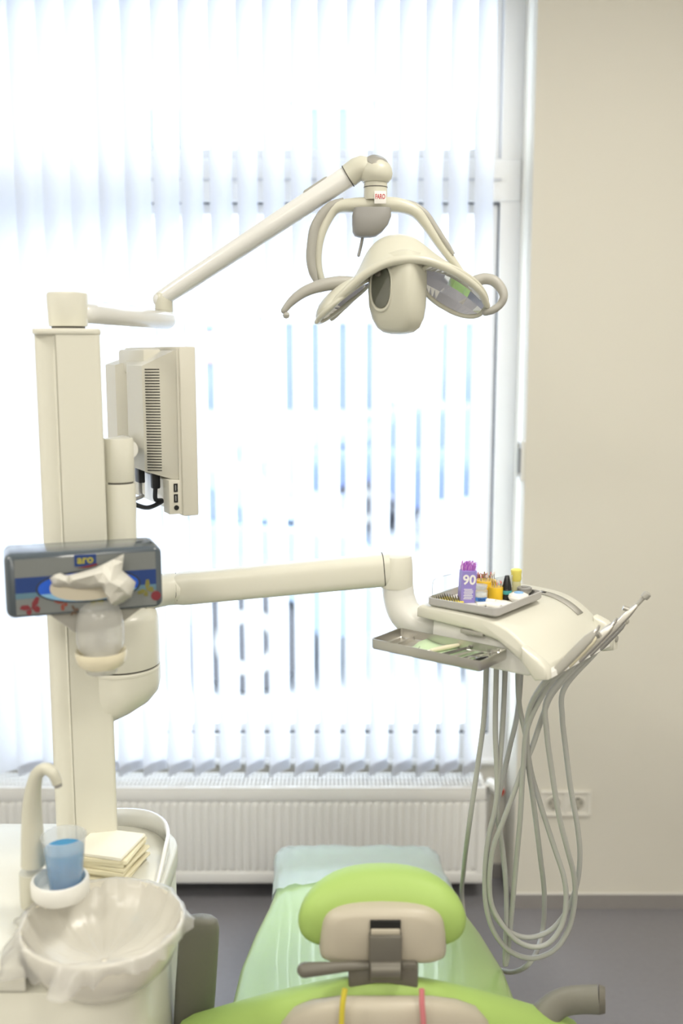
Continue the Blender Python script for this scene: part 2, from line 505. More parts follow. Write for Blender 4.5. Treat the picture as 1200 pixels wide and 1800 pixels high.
for x0, x1 in ((NX0 + 0.06, -1.20), (-1.13, SX1)):
    for z0, z1 in ((ZB, ZT0), (ZT1, 2.70)):
        g = 0.0035
        part('gasket', join(span(x0, x1, F0 + 0.012, F0 + 0.02, z0, z0 + g), span(x0, x1, F0 + 0.012, F0 + 0.02, z1 - g, z1),
                            span(x0, x0 + g, F0 + 0.012, F0 + 0.02, z0 + g, z1 - g), span(x1 - g, x1, F0 + 0.012, F0 + 0.02, z0 + g, z1 - g)), M_gasket if z0 < 1 else M_trimgrey, win, smooth=False)
        part('sash', join(span(x0 + g, x1 - g, F0 + 0.022, F1 - 0.008, z0 + g, z0 + 0.030), span(x0 + g, x1 - g, F0 + 0.022, F1 - 0.008, z1 - 0.030, z1 - g),
                          span(x0 + g, x0 + 0.030, F0 + 0.022, F1 - 0.008, z0 + .030, z1 - .030), span(x1 - 0.018, x1 - g, F0 + 0.022, F1 - 0.008, z0 + .030, z1 - .030)), M_pvc, win, smooth=False)
        part('pane', span(x0 + 0.02, x1 - 0.012, F0 + 0.04, F0 + 0.046, z0 + 0.02, z1 - 0.02), M_glass, win, smooth=False)
sill = struct('trim_2', span(NX0, NX1, NB - 0.02, NB + 0.06, 0.385, 0.40, 0.003, 1), M_pvc, 'narrow white window sill behind the radiator', 'window sill')

# ================================================================== OUTSIDE (seen only through the blind)
M_pave = mat('pale_paving', (0.62, 0.63, 0.65), 0.8, var=0.15, vscale=2.5)
M_road = mat('asphalt_road', (0.30, 0.32, 0.35), 0.8, var=0.1)
M_facade = mat('pale_facade_render', (0.78, 0.77, 0.75), 0.9, var=0.05, vscale=1)
M_plinth = mat('grey_facade_plinth', (0.35, 0.37, 0.42), 0.9)
M_wglass = mat('facade_window_glass', (0.17, 0.21, 0.34), 0.1)
M_carb = mat('blue_car_paint', (0.14, 0.19, 0.38), 0.2, coat=0.8)
M_carb2 = mat('pale_blue_car_paint', (0.26, 0.34, 0.46), 0.2, coat=0.8)
M_carw = mat('white_car_paint', (0.75, 0.76, 0.78), 0.2, coat=0.8)
M_tyre = mat('tyre_rubber', (0.09, 0.09, 0.10), 0.8)
M_shop = mat('pink_shop_sign', (0.8, 0.42, 0.52), 0.5)
M_shop2 = mat('turquoise_shop_sign', (0.40, 0.68, 0.70), 0.5)
GZ = -0.25
struct('ground', span(-25, 25, 3.25, 7.4, GZ - 0.1, GZ), M_pave, 'pale pavement outside the window', 'pavement')
struct('ground_road', span(-25, 25, 7.4, 13.2, GZ - 0.2, GZ - 0.1), M_road, 'grey street outside beyond the pavement', 'road')
struct('ground_far_pavement', span(-25, 25, 13.2, 15.0, GZ - 0.1, GZ + 0.02), M_pave, 'far pavement across the street outside', 'pavement')
bld = empty('street_building', (0, 15.0, GZ), 'pale building facade across the street seen through blind gaps', 'building')
part('facade', span(-12, 12, 15.0, 20, GZ, 6.5), M_facade, bld, smooth=False)
part('plinth', span(-12, 12, 14.95, 15.0, GZ, 0.75), M_plinth, bld, smooth=False)
for i in range(9):
    x = -10.4 + i * 2.55
    w = part('shop_window', span(x - 0.95, x + 0.95, 14.94, 14.99, 0.85, 2.15), M_wglass, bld, smooth=False)
    part('window_surround', join(span(x - 1.0, x - 0.92, 14.90, 14.99, 0.80, 2.2), span(x + 0.92, x + 1.0, 14.90, 14.99, 0.80, 2.2),
                                 span(x - 1.0, x + 1.0, 14.90, 14.99, 2.12, 2.2), span(x - 0.04, x + 0.04, 14.90, 14.99, 0.8, 2.2)), M_carw, w, smooth=False)
    for z in (3.6, ):
        w = part('upper_window', span(x - 0.55, x + 0.55, 14.94, 14.99, z, z + 1.5), M_wglass, bld, smooth=False)
        part('window_surround', join(span(x - 0.62, x - 0.52, 14.90, 14.99, z - 0.06, z + 1.56), span(x + 0.52, x + 0.62, 14.90, 14.99, z - 0.06, z + 1.56),
                                     span(x - 0.62, x + 0.62, 14.90, 14.99, z + 1.48, z + 1.58), span(x - 0.03, x + 0.03, 14.90, 14.99, z, z + 1.5)), M_carw, w, smooth=False)
part('sign_board', span(-2.3, -1.2, 14.86, 14.93, 1.55, 1.95, 0.02, 1), M_shop, bld, 'pink shop sign board')
part('sign_board', span(-2.3, -1.2, 14.86, 14.93, 2.05, 2.5, 0.02, 1), M_shop2, bld, 'turquoise shop sign board')

def car(loc, rz, paint, label):
    t = empty('parked_car', loc, label, 'car', 'cars parked outside the window')
    M = Matrix.Translation(V(loc)) @ Matrix.Rotation(rz, 4, 'Z')
    S = M @ Matrix(((1, 0, 0, 0), (0, 0, -1, 0), (0, 1, 0, 0), (0, 0, 0, 1)))
    body = [(-2.1, .35), (-2.12, .62), (-2.0, .86), (-1.2, .94), (1.2, .98), (1.95, .92), (2.1, .7), (2.08, .35), (1.75, .3), (1.6, .52), (1.35, .6), (1.1, .52), (.95, .28), (-.95, .28), (-1.1, .52), (-1.35, .6), (-1.6, .52), (-1.75, .3)]
    part('body', xf(prism(body, -0.85, 0.85, bev=0.05), S), paint, t)
    cab = [(-1.25, .93), (-.55, 1.42), (.95, 1.44), (1.65, .97)]
    part('cabin', xf(prism(cab, -0.74, 0.74, bev=0.05), S), paint, t)
    for s in (-1, 1):
        z0, z1 = (0.73, 0.745) if s > 0 else (-0.745, -0.73)
        part('window', xf(prism([(-1.0, .98), (-.5, 1.34), (.15, 1.36), (.15, .98)], z0, z1), S), M_wglass, t, smooth=False)
        part('window', xf(prism([(.22, .98), (.22, 1.36), (.85, 1.36), (1.4, 1.0)], z0, z1), S), M_wglass, t, smooth=False)
        for x in (-1.35, 1.35):
            c = M @ V((x, s * 0.76, 0.31))
            ax = (M.to_3x3() @ V((0, s, 0)))
            w = part('wheel', lathe([(0.2, -.09), (.29, -.09), (.31, -.06), (.31, .06), (.29, .09), (.2, .09)], c, 20, axis_M(ax)), M_tyre, t)
            part('rim', lathe([(0.2, .075), (.19, .095), (.05, .085), (0, .085)], c, 16, axis_M(ax)), M_steel, w)
    return t
car((-1.9, 6.3, GZ), 0.04, M_carb2, 'pale blue car parked outside nearest the window')
car((2.6, 6.4, GZ), 0.0, M_carw, 'white car parked outside on the right')
car((-3.4, 12.2, GZ - .1), PI, M_carb, 'dark blue car parked across the street on the left')
car((1.6, 12.2, GZ - .1), PI, M_carb, 'dark blue car parked across the street on the right')

# ================================================================== RADIATOR
RX0, RX1, RF, RB = -1.21, 0.432, 2.872, 2.985
RZ0, RZ1 = 0.066, 0.372
rad = empty('radiator', ((RX0 + RX1) / 2, (RF + RB) / 2, RZ0), 'long low white panel radiator under the blind', 'radiator')
part('front_panel', join(span(RX0 + .004, RX1 - .004, RF + 0.006, RF + 0.0115, RZ0 + .03, RZ1 - .04),
                         span(RX0, RX1, RF, RF + 0.012, RZ1 - 0.042, RZ1 - 0.006, 0.003), span(RX0, RX1, RF, RF + 0.012, RZ0, RZ0 + 0.034, 0.003),
                         span(RX0, RX0 + 0.016, RF, RF + 0.0125, RZ0 + .0345, RZ1 - .0425), span(RX1 - 0.022, RX1, RF, RF + 0.0125, RZ0 + .0345, RZ1 - .0425)), M_rad, rad)
part('rear_panel', span(RX0, RX1, RB - 0.012, RB, RZ0, RZ1 - 0.01, 0.003), M_rad, rad)
part('side_cover', span(RX1 - 0.006, RX1, RF + 0.012, RB - 0.012, RZ0 + 0.01, RZ1 - 0.004), M_rad, rad, smooth=False)
part('side_cover', span(RX0, RX0 + 0.006, RF + 0.012, RB - 0.012, RZ0 + 0.01, RZ1 - 0.004), M_rad, rad, smooth=False)
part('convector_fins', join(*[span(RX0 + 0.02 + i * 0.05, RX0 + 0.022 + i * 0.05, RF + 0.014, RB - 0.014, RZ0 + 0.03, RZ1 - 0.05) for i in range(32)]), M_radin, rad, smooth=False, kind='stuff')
part('top_trim', join(span(RX0, RX1, RF, RF + 0.016, RZ1 - 0.007, RZ1, 0.002), span(RX0, RX1, RB - 0.012, RB, RZ1 - 0.007, RZ1, 0.002),
                      span(RX0, RX1, RF + 0.036, RF + 0.040, RZ1 - 0.005, RZ1 + .0005), span(RX0, RX1, RF + 0.068, RF + 0.072, RZ1 - 0.005, RZ1 + .0005)), M_rad, rad)
nb = int((RX1 - RX0) / 0.0125)
part('top_grille', join(*[span(RX0 + 0.004 + i * 0.0125, RX0 + 0.0100 + i * 0.0125, RF + 0.014, RB - 0.010, RZ1 - 0.004, RZ1) for i in range(nb)]), M_rad, rad, smooth=False, kind='stuff')
# pressed vertical ribs, one shared mesh
RIBP = 0.0243
rh = (RZ1 - 0.047) - (RZ0 + 0.038)
def rib_rings():
    rings = []
    for z, k in ((0, .15), (.006, .8), (.014, 1), (rh - .014, 1), (rh - .006, .8), (rh, .15)):
        rings.append([V((x * (0.6 + .4 * k), -y * k, z)) for x, y in ((-.0095, 0), (-.0065, .0048), (-.003, .0066), (.003, .0066), (.0065, .0048), (.0095, 0))])
    return loft(rings)
rib_me = make_mesh('rib', rib_rings(), M_rad, True, 60)
nr = int((RX1 - RX0 - 0.045) / RIBP)
for i in range(nr):
    inst(rib_me, 'rib', rad, (RX1 - 0.022 - 0.012 - i * RIBP, RF + 0.0065, RZ0 + 0.038))
for x in (RX0 + 0.15, RX1 - 0.15):
    part('wall_bracket', span(x - .015, x + .015, RB, NB - 0.004, RZ0 + .05, RZ1 - .05), M_rad, rad, smooth=False)
# valve with red mark
tv = empty('thermostat_valve', (RX1 + 0.03, RF + 0.06, RZ1 - 0.05), 'small white radiator thermostat knob with red mark', 'valve')
vc = V((RX1 + 0.036, RF + 0.065, RZ1 - 0.026))
vM = axis_M((0.45, -0.8, -0.15))
part('knob', lathe([(0, -.03), (.016, -.03), (.018, -.022), (.019, .02), (.016, .03), (0, .031)], vc, 20, vM), M_white, tv)
part('red_ring', lathe([(.0125, .0305), (.0125, .033), (.004, .034), (0, .034)], vc, 16, vM), M_red, tv)
part('valve_pipe', tube([vc + V((0, .02, 0)), vc + V((-.01, .035, -.02)), vc + V((-.02, .04, -.10)), vc + V((-.02, .045, -.33))], 0.008, 10, 5), M_rad, tv)
part('valve_stub', cyl(vc + V((0, .01, 0)), V((RX1 - .004, RF + 0.075, RZ1 - .03)), 0.009), M_steel, tv)

# ================================================================== VERTICAL BLIND
blind = empty('vertical_blind', (-0.6, 2.92, 0.39), 'white vertical slat blind hanging in front of the window', 'blind')
BZ0, BZ1, SW = 0.397, 2.70, 0.089
BY = 2.925
part('head_rail', span(NX0 + 0.01, NX1 - 0.02, BY - 0.022, BY + 0.022, BZ1, BZ1 + 0.04, 0.004), M_white, blind)
def slat_geo():
    rows = []
    for z in [BZ1, 2.1, 1.5, 0.9, 0.5, BZ0]:
        rows.append([V((x, 0.0035 * (1 - (x / (SW / 2)) ** 2), z)) for x in [-SW / 2 + SW * k / 6 for k in range(7)]])
    return grid(rows)
sg = slat_geo()
slat_me = make_mesh('slat', ([p - V((0, 0, BZ0)) for p in sg[0]], sg[1]), M_blind, True, 80)
pocket_me = make_mesh('bottom_weight', box((0, 0.0048, 0.018), (SW - 0.004, 0.0016, 0.032), 0.0005, 1), M_weight)
# measured centres of the slats on the photograph at the top edge, and how far each is turned
lefts = [-38, 12, 61, 111, 162, 211, 260, 311, 361, 412, 459, 509, 557, 607, 656, 701, 749, 794, 840]
for i, lx in enumerate(lefts):
    nxt = lefts[i + 1] if i + 1 < len(lefts) else 880
    pit = nxt - lx
    gap = -7 if i < 4 else (0 if i == 4 else (2 if i == 5 else (4 if i == 6 else 10)))
    if i == len(lefts) - 1: gap = 5
    cx = at(lx + (pit - gap) / 2, 0, BY).x
    want = (pit - gap) / FPX * 2.92 / 1.065          # apparent width in metres at the blind
    best, bt = 9, 0.8
    for k in range(20, 75):
        th = math.radians(k)
        app = SW * math.cos(th) - SW * math.sin(th) * (cx / BY)
        if abs(app - want) < best: best, bt = abs(app - want), th
    s = inst(slat_me, 'slat', blind, (cx, BY, BZ0), bt + random.uniform(-.02, .02))
    s.rotation_euler.y = random.uniform(-.0015, .0015)
    b = bpy.data.objects.new('bottom_weight', pocket_me); COL.objects.link(b); b.parent = s
    part_x = cx
for x in (-1.016, -1.090, -1.164, -1.238, -1.312, -1.386, -1.460, -1.534, -1.608):
    s = inst(slat_me, 'slat', blind, (x, BY, BZ0), 0.75)
part('pull_chain', tube([(0.503, 2.905, 2.7), (0.503, 2.905, 1.1), (0.505, 2.900, 0.75)], 0.0016, 6, 3), M_white, blind)

# strap winder on the reveal
sw = empty('strap_winder', (NX1 - 0.004, 2.90, 1.33), 'small white roller strap winder plate on the window reveal', 'strap winder')
z0, z1 = at(918, 842, 2.9).z, at(918, 774, 2.9).z
part('cover_plate', join(span(NX1 - 0.010, NX1, 2.856, 2.864, z0, z1), span(NX1 - 0.010, NX1, 2.925, 2.935, z0, z1),
                         span(NX1 - 0.010, NX1, 2.864, 2.925, z0, z0 + 0.008), span(NX1 - 0.010, NX1, 2.864, 2.925, z1 - 0.008, z1)), M_white, sw, smooth=False)
part('recess', span(NX1 - 0.004, NX1, 2.864, 2.925, z0 + 0.008, z1 - 0.008), M_lgrey, sw, smooth=False)
part('strap', span(NX1 - 0.014, NX1 - 0.006, 2.874, 2.888, z0 + 0.02, z1 - 0.022), M_grey, sw, smooth=False)

# double socket
sk = empty('double_power_socket', at(993, 1432, WY), 'white double power socket on the cream wall', 'power socket')
c = at(993, 1411, WY)
part('socket_frame', join(span(c.x - .0755, c.x + .0755, WY - 0.009, WY, c.z + .030, c.z + .0405, 0.003), span(c.x - .0755, c.x + .0755, WY - 0.009, WY, c.z - .0405, c.z - .030, 0.003),
                          span(c.x - .0755, c.x - .064, WY - 0.009, WY, c.z - .0305, c.z + .0305), span(c.x + .064, c.x + .0755, WY - 0.009, WY, c.z - .0305, c.z + .0305),
                          span(c.x - .006, c.x + .006, WY - 0.009, WY, c.z - .0305, c.z + .0305)), M_socket, sk)
for s in (-1, 1):
    cc = V((c.x + s * 0.0355, WY, c.z))
    Ms = axis_M((0, -1, 0), (1, 0, 0))
    pl = part('socket_insert', join(span(cc.x - .0295, cc.x + .0295, WY - .004, WY, cc.z - .031, cc.z + .031),
                               lathe([(.0215, .004), (.0215, .008), (.0195, .008), (.0195, .0045)], cc, 28, Ms)), M_socket, sk)
    part('socket_well', lathe([(.0195, .0041), (.0195, .0046), (0, .0046)], cc, 28, Ms), mat('socket_well_grey_%d' % (s + 1), (.50, .48, .42), .5), pl)
    for dx in (-.0095, .0095):
        part('pin_hole', lathe([(.0027, .0044), (.0027, .0052), (0, .0052)], cc + V((dx, 0, 0.001)), 10, Ms), M_hole, pl)
    for dz in (-.017, .017):
        part('earth_clip', span(cc.x - .002, cc.x + .002, WY - .0085, WY - .004, cc.z + dz - .0025, cc.z + dz + .0025), M_steeld, pl, smooth=False)

# ceiling lamps (above the frame); the rear wall pair is unseen, added as fill light
for i, (x, y) in enumerate(((-1.75, 1.15), (0.75, 1.35), (-1.2, -0.6), (0.75, -0.6), (-0.7, -2.0), (0.75, -2.0))):
    t = empty('ceiling_lamp', (x, y, CE - 0.05), ['square ceiling lamp above the unit column, out of frame', 'square ceiling lamp above the tray side, out of frame',
              'square ceiling lamp just behind the camera on the left', 'square ceiling lamp just behind the camera on the right', 'added square fill lamp by the rear wall on the left, out of frame', 'added square fill lamp by the rear wall on the right, out of frame'][i], 'ceiling lamp', 'square ceiling lamps')
    part('housing', join(span(x - .31, x + .31, y - .31, y - .30, CE - .06, CE), span(x - .31, x + .31, y + .30, y + .31, CE - .06, CE),
                         span(x - .31, x - .30, y - .31, y + .31, CE - .06, CE), span(x + .30, x + .31, y - .31, y + .31, CE - .06, CE)), M_white, t, smooth=False)
    part('diffuser', span(x - .30, x + .30, y - .30, y + .30, CE - .05, CE - .045), M_diff, t, smooth=False)
    ld = bpy.data.lights.new('ceiling_lamp_light', 'AREA'); ld.shape = 'SQUARE'; ld.size = 0.58; ld.energy = LAMP_POWER; ld.color = LAMP_COLOR
    lo = bpy.data.objects.new('ceiling_lamp_light', ld); COL.objects.link(lo); lo.parent = t; lo.location = (0, 0, -0.015)

# ================================================================== DENTAL UNIT: cabinet and column
UX0, UX1, UY0, UY1, UZ = -0.95, -0.292, 1.335, 1.79, 0.785
unit = empty('dental_unit', (-0.45, 1.6, 0.0), 'cream dental unit column rising from a rounded white cabinet', 'dental unit')
def rounded_plan(x0, x1, y0, y1, r, n=8):
    w, h = x1 - x0, y1 - y0
    return [((x0 + x1) / 2 + p[0], (y0 + y1) / 2 + p[1]) for p in rrect(w, h, r, n)]
plan = rounded_plan(UX0, UX1, UY0, UY1, 0.10)
part('cabinet_body', prism(rounded_plan(UX0 + .004, UX1 - .004, UY0 + .004, UY1 - .004, 0.096), 0.06, 0.742, bev=0.004), M_cream, unit)
BITE, BRAD = V((-0.356, 1.405)), 0.1195           # the bowl sits in a round recess of the top
dx_, dy_ = math.sqrt(BRAD ** 2 - (UY0 - BITE.y) ** 2), math.sqrt(BRAD ** 2 - (UX1 - BITE.x) ** 2)
a0_, a1_ = math.atan2(dy_, UX1 - BITE.x), math.atan2(UY0 - BITE.y, -dx_) + 2 * PI
bite = [(BITE.x + BRAD * math.cos(a0_ + (a1_ - a0_) * k / 24), BITE.y + BRAD * math.sin(a0_ + (a1_ - a0_) * k / 24)) for k in range(25)]
top_plan = [p for p in plan if not (p[0] > -0.5 and p[1] < 1.45)]
order = sorted(top_plan, key=lambda p: (math.atan2(p[1] - 1.58, p[0] + 0.62) - math.atan2(1.50 - 1.58, -0.292 + 0.62)) % (2 * PI))
part('cabinet_top', prism(order + list(reversed(bite)), 0.745, UZ, bev=0.006), M_cream, unit, angle=50)
part('cabinet_foot', prism(rounded_plan(UX0 + .05, UX1 - .05, UY0 + .05, UY1 - .05, 0.06), 0.0, 0.062), M_dgrey, unit)
# curved upstand around the back right corner
ups = []
for x, y, zt in ((-0.52, UY1 - .012, .012), (-0.44, UY1 - .010, .030), (-0.39, UY1 - .014, .034), (-0.352, UY1 - .030, .036), (-0.322, UY1 - .062, .036), (-0.306, UY1 - .105, .034), (-0.303, UY1 - .15, .028), (-0.303, UY1 - .20, .014), (-0.303, UY1 - .26, .003)):
    ups.append((x, y, zt))
path = smooth_path([V(p) for p in ups], None, 5)
g_out = grid([[V((p.x, p.y, UZ - 0.005)) for p in path], [V((p.x, p.y, UZ + p.z * .6)) for p in path], [V((p.x, p.y, UZ + p.z)) for p in path]])
part('rear_upstand', g_out, M_white2, unit, solid=0.006, soff=0.0)
part('tag_clip', box(at(165, 1741, UY0 - 0.003), (0.012, 0.004, 0.022), 0.002), M_cream2, unit, 'small pale clip on the cabinet front')

# column, turned to face the camera slightly
CX, CY = -0.452, 1.70
CROT = math.radians(14)
cM = Matrix.Translation(V((CX, CY, 0))) @ Matrix.Rotation(CROT, 4, 'Z')
def col_poly(w, d):
    h = w / 2
    pts = []
    for k in range(9):                       # big rounded left front corner
        a = PI + PI / 2 * k / 8
        pts.append((-h + .030 + .030 * math.cos(a), -d / 2 + .030 + .030 * math.sin(a) * .8 + .006 - .006 * k / 8))
    sx = -h + .033
    pts += [(sx, -d / 2), (sx, -d / 2 + .0022), (sx + .0020, -d / 2 + .0022), (sx + .0020, -d / 2)]
    for k in range(5):
        a = -PI / 2 + PI / 2 * k / 4
        pts.append((h - .006 + .006 * math.cos(a), -d / 2 + .006 + .006 * math.sin(a)))
    pts += [(h, d / 2 - .01), (h - .01, d / 2), (-h + .01, d / 2), (-h, d / 2 - .01)]
    return pts
CT = at(125, 588, CY - .05).z
part('column', xf(prism(col_poly(0.104, 0.10), UZ - 0.01, CT), cM), M_cream, unit, angle=30)
part('column_cap', xf(prism(rrect(0.108, 0.104, 0.014), CT, CT + 0.010, bev=0.003), cM), M_cream, unit)
# monitor bracket joints on the right of the column
bc = at(208, 800, CY + 0.01)
zb0, zb1, zb2 = at(208, 1085, bc.y).z, at(208, 847, bc.y).z, at(208, 771, bc.y).z
part('joint_upper', lathe([(0, 0), (.0245, 0), (.0255, .002), (.0255, zb2 - zb1 - .003), (.0245, zb2 - zb1), (0, zb2 - zb1)], (bc.x, bc.y, zb1 + .001), 32), M_cream, unit)
part('joint_gap', lathe([(0, 0), (.0235, 0), (.0235, .004), (0, .004)], (bc.x, bc.y, zb1 - .003), 24), M_seam, unit)
part('joint_lower', lathe([(0, 0), (.027, 0), (.027, zb1 - zb0 - .006), (.0262, zb1 - zb0 - .002), (0, zb1 - zb0 - .002)], (bc.x, bc.y, zb0), 32), M_cream, unit)
part('joint_web', span(CX + .03, bc.x, bc.y - .018, bc.y + .022, zb0, zb2 - 0.004), M_cream, unit, smooth=False)
# swivel housing lower on the column
hc = at(213, 1150, CY + 0.02)
zz = lambda y: at(213, y, hc.y - .06).z
part('swivel_housing_upper', lathe([(0, zz(1183)), (.066, zz(1183)), (.0665, zz(1181)), (.0665, zz(1102)), (.063, zz(1092)), (.052, zz(1084)), (.03, zz(1078)), (0, zz(1076))], (hc.x, hc.y, 0), 40), M_cream, unit)
part('swivel_gap', lathe([(0, zz(1186)), (.0645, zz(1186)), (.0645, zz(1183)), (0, zz(1183))], (hc.x, hc.y, 0), 32), M_seam, unit)
rings = []
for yy, k in ((1186, 1.0), (1190, 1.0), (1215, 1.0), (1232, .97), (1250, .86), (1268, .66), (1284, .42), (1298, .2), (1307, .05)):
    z = zz(yy)
    rings.append([V((hc.x - (1 - k) * .07 + .067 * k * math.cos(2 * PI * j / 36), hc.y + .067 * (0.35 + .65 * k) * math.sin(2 * PI * j / 36), z)) for j in range(36)])
part('swivel_housing_lower', loft(rings), M_cream, unit, angle=60)
part('housing_ring', lathe([(.0668, zz(1193)), (.0676, zz(1192)), (.0676, zz(1188)), (.0668, zz(1187))], (hc.x, hc.y, 0), 40), M_cream, unit)

# spittoon bowl, faucet, cup holder
bw = empty('spittoon_bowl', (-0.356, 1.405, UZ), 'round glossy cream spittoon bowl overhanging the cabinet edge', 'bowl')
BC = V((-0.356, 1.405, 0)); BZ = 0.815; BR = 0.119
part('bowl', lathe([(0, BZ - .098), (.035, BZ - .097), (.075, BZ - .085), (.103, BZ - .055), (.117, BZ - .022), (BR, BZ - .004), (BR + .001, BZ), (BR - .003, BZ + .002), (.114, BZ - .006), (.098, BZ - .040), (.06, BZ - .060), (.0, BZ - .066)], BC, 56), M_creamg, bw, angle=60)
# thin plastic liner draped over the rim
rows = []
for r, z, wob in ((.004, -.0635, 0), (.058, -.0575, .0012), (.094, -.036, .0018), (.111, -.006, .002), (.117, .005, .0015), (.1215, .004, .0015), (.1245, -.010, .003), (.1245, -.028, .005), (.1235, -.048, .009)):
    row = []
    for k in range(97):
        a = 2 * PI * k / 96
        ca = math.cos(a - math.radians(225))      # hangs furthest at the front left
        ext = 0.22 + 0.50 * max(0, ca) ** 2
        w = wob * (math.sin(7 * a + 1) + .7 * math.sin(17 * a) + .5 * math.sin(31 * a + 2))
        zz_ = z if z > -.005 or r < .112 else z * ext
        rr = r + w * (1 + 2.2 * max(0, ca) if r > .121 else 1) + (max(0, ca) ** 2 * .010 if r > .124 and z < -.02 else 0)
        if r > .118: rr = max(rr, r - .001)
        row.append(BC + V((rr * math.cos(a), rr * math.sin(a), BZ + zz_ + (.004 * math.sin(9 * a) + .003 * math.sin(23 * a)) * (1 if r > .12 and z < -.02 else .2))))
    rows.append(row)
ln = part('bowl_liner', grid(rows), M_liner, None, angle=70)
tag(ln, 'crinkled translucent plastic film lining the spittoon bowl', 'plastic liner')

fc = empty('water_faucet', at(62, 1590, 1.47), 'curved beige water spout beside the blue cup', 'faucet')
FY = 1.475
part('spout', tube([at(58, 1520, FY), at(57, 1470, FY), at(56, 1425, FY), at(59, 1385, FY - .005), at(66, 1360, FY - .01), at(80, 1351, FY - .015), at(93, 1359, FY - .02), at(101, 1377, FY - .02)],
                   [.0185, .0172, .015, .0118, .0098, .0092, .0088, .0078], 20, 6), M_lamp, fc)
part('spout_base', lathe([(0, 0), (.0185, 0), (.0190, .01), (.0186, .055), (0, .055)], at(58, 1590, FY), 24), M_lamp, fc)
part('spout_nozzle', cyl(at(101, 1377, FY - .02), at(103, 1383, FY - .02), .006), M_grey, fc)
ch = at(106, 1560, 1.452)
ring_g = lathe([(.026, -.012), (.040, -.012), (.0435, -.006), (.044, .012), (.042, .0165), (.0385, .0165), (.037, .012), (.036, -.002), (.02, -.004), (0, -.004)], ch, 40)
part('cup_holder', join(ring_g, tube([at(60, 1560, FY), ch + V((-.03, .012, 0))], .015, 16, 1)), M_white, fc, angle=50)

cup = empty('plastic_cup', ch + V((0.008, 0.0, -0.004)), 'clear plastic cup of blue mouthwash in the spout holder', 'cup')
cb = ch + V((0.0085, 0.0, -0.0035))
CH = 0.089
part('cup_wall', lathe([(0, 0), (.0235, 0), (.0243, .002), (.0325, CH - .004), (.0342, CH - .002), (.0342, CH), (.0325, CH), (.0317, CH - .003), (.0235, .003), (0, .003)], cb, 36), M_cup, cup)
part('mouthwash', lathe([(0, .0034), (.0232, .0034), (.0298, .068), (.0296, .0685), (0, .068)], cb, 36), M_liquid, cup)

# folded napkins
nb_ = at(190, 1548, 1.60)
nz = UZ + 0.0005
nc = atz(192, 1532, UZ)
for i in range(7):
    th = .0065 if i < 6 else .0055
    rz = math.radians(-14 + [3, -2, 2, -3, 1, 4, -1][i])
    cx, cy = nc.x + [.0, .004, -.003, .003, -.002, .002, -.003][i], nc.y + .01 + [.0, .003, -.002, .002, .003, -.001, .002][i]
    M = Matrix.Translation(V((cx, cy, nz))) @ Matrix.Rotation(rz, 4, 'Z')
    e = lambda x, y: .0018 * math.sin(40 * x + i) * (abs(x) / .045)
    rows0 = []
    xs = [-.046 + .092 * k / 8 for k in range(9)]
    lo = [[V((x, y, e(x, y) * 0)) for x in xs] for y in (-.045, .045)]
    ring = [V((-.046, 0, th * .5))] + [V((x, 0, th * (.95 + .05 * math.sin(60 * x + i)))) for x in xs] + [V((.048, 0, th * .5))] + [V((x, 0, th * .05)) for x in reversed(xs)]
    g = loft([[V((p.x, y, p.z)) for p in ring] for y in (-.045, .045)])
    o = part('folded_napkin', xf(g, M), M_napkin if i < 6 else M_napkin2, None, angle=50)
    tag(o, ['folded cream paper napkin at the very bottom of the stack', 'folded cream napkin second from the bottom of the stack', 'folded cream napkin third from the bottom of the stack',
            'folded cream napkin in the middle of the stack behind the cup', 'folded cream napkin third from the top of the stack', 'folded cream napkin second from the top of the stack',
            'folded pale paper napkin on top of the stack'][i], 'napkin', 'napkin stack on the unit')
    nz += th + .0003

# ================================================================== TISSUE DISPENSER
td = empty('tissue_dispenser', at(150, 1080, 1.52), 'smoked grey tissue box holder mounted on the column', 'tissue dispenser')
pL, pR = at(12, 1090, 1.460), at(288, 1070, 1.535)
TW = (V((pR.x, pR.y, 0)) - V((pL.x, pL.y, 0)))
tw = TW.length; tx = TW.normalized(); ty = V((-tx.y, tx.x, 0))          # ty points away from the camera
TZ0, TZ1 = at(12, 1090, 1.460).z, at(20, 976, 1.461).z
tc_ = V(((pL.x + pR.x) / 2, (pL.y + pR.y) / 2, (TZ0 + TZ1) / 2))
TM = Matrix.Translation(tc_) @ Matrix((tx, V((0, 0, 1)), -ty)).transposed().to_4x4()   # local x right, y up, z toward camera
th_ = TZ1 - TZ0
rings = []
for z, d in ((-.086, .004), (-.084, .001), (-.080, 0), (-.012, 0), (-.004, .0015), (0, .005)):
    rings.append([V((p[0], p[1], z)) for p in rrect(tw - 2 * d, th_ - 2 * d, .012 - d * .5, 5)])
part('holder', xf(loft(rings), TM), M_smoke, td, angle=50)
pw, ph = tw - .022, th_ - .012
def plate(x0, x1, y0, y1, z0, z1): return xf(span(x0, x1, y0, y1, z0, z1), TM)
fx = lambda px: (px - 150) / 268 * (tw - .004)          # printed layout measured along the front
face = part('front_print', plate(-pw / 2 + .003, pw / 2, -ph / 2, ph / 2 - .002, -.001, .0010), M_smokeplate, td, smooth=False)
part('blue_band', plate(-pw / 2 + .003, pw / 2, -.010, .0135, .0008, .0014), M_pblue, face, smooth=False)
part('pale_blue_band', plate(-pw / 2 + .003, pw / 2, -.0185, -.010, .0008, .0014), M_plblue, face, smooth=False)
def oval(a, b, cx, cy, z0, z1, n=40): return xf(prism([(cx + p[0], cy + p[1]) for p in sell(a, b, 2.2, n)], z0, z1), TM)
ox, oy = 0.004, -0.006
part('opening_rim', oval(.077, .0245, ox, oy, .0008, .0016), M_gasket, face)
part('opening_blue', oval(.074, .022, ox, oy, .0014, .0020), M_pblue2, face)
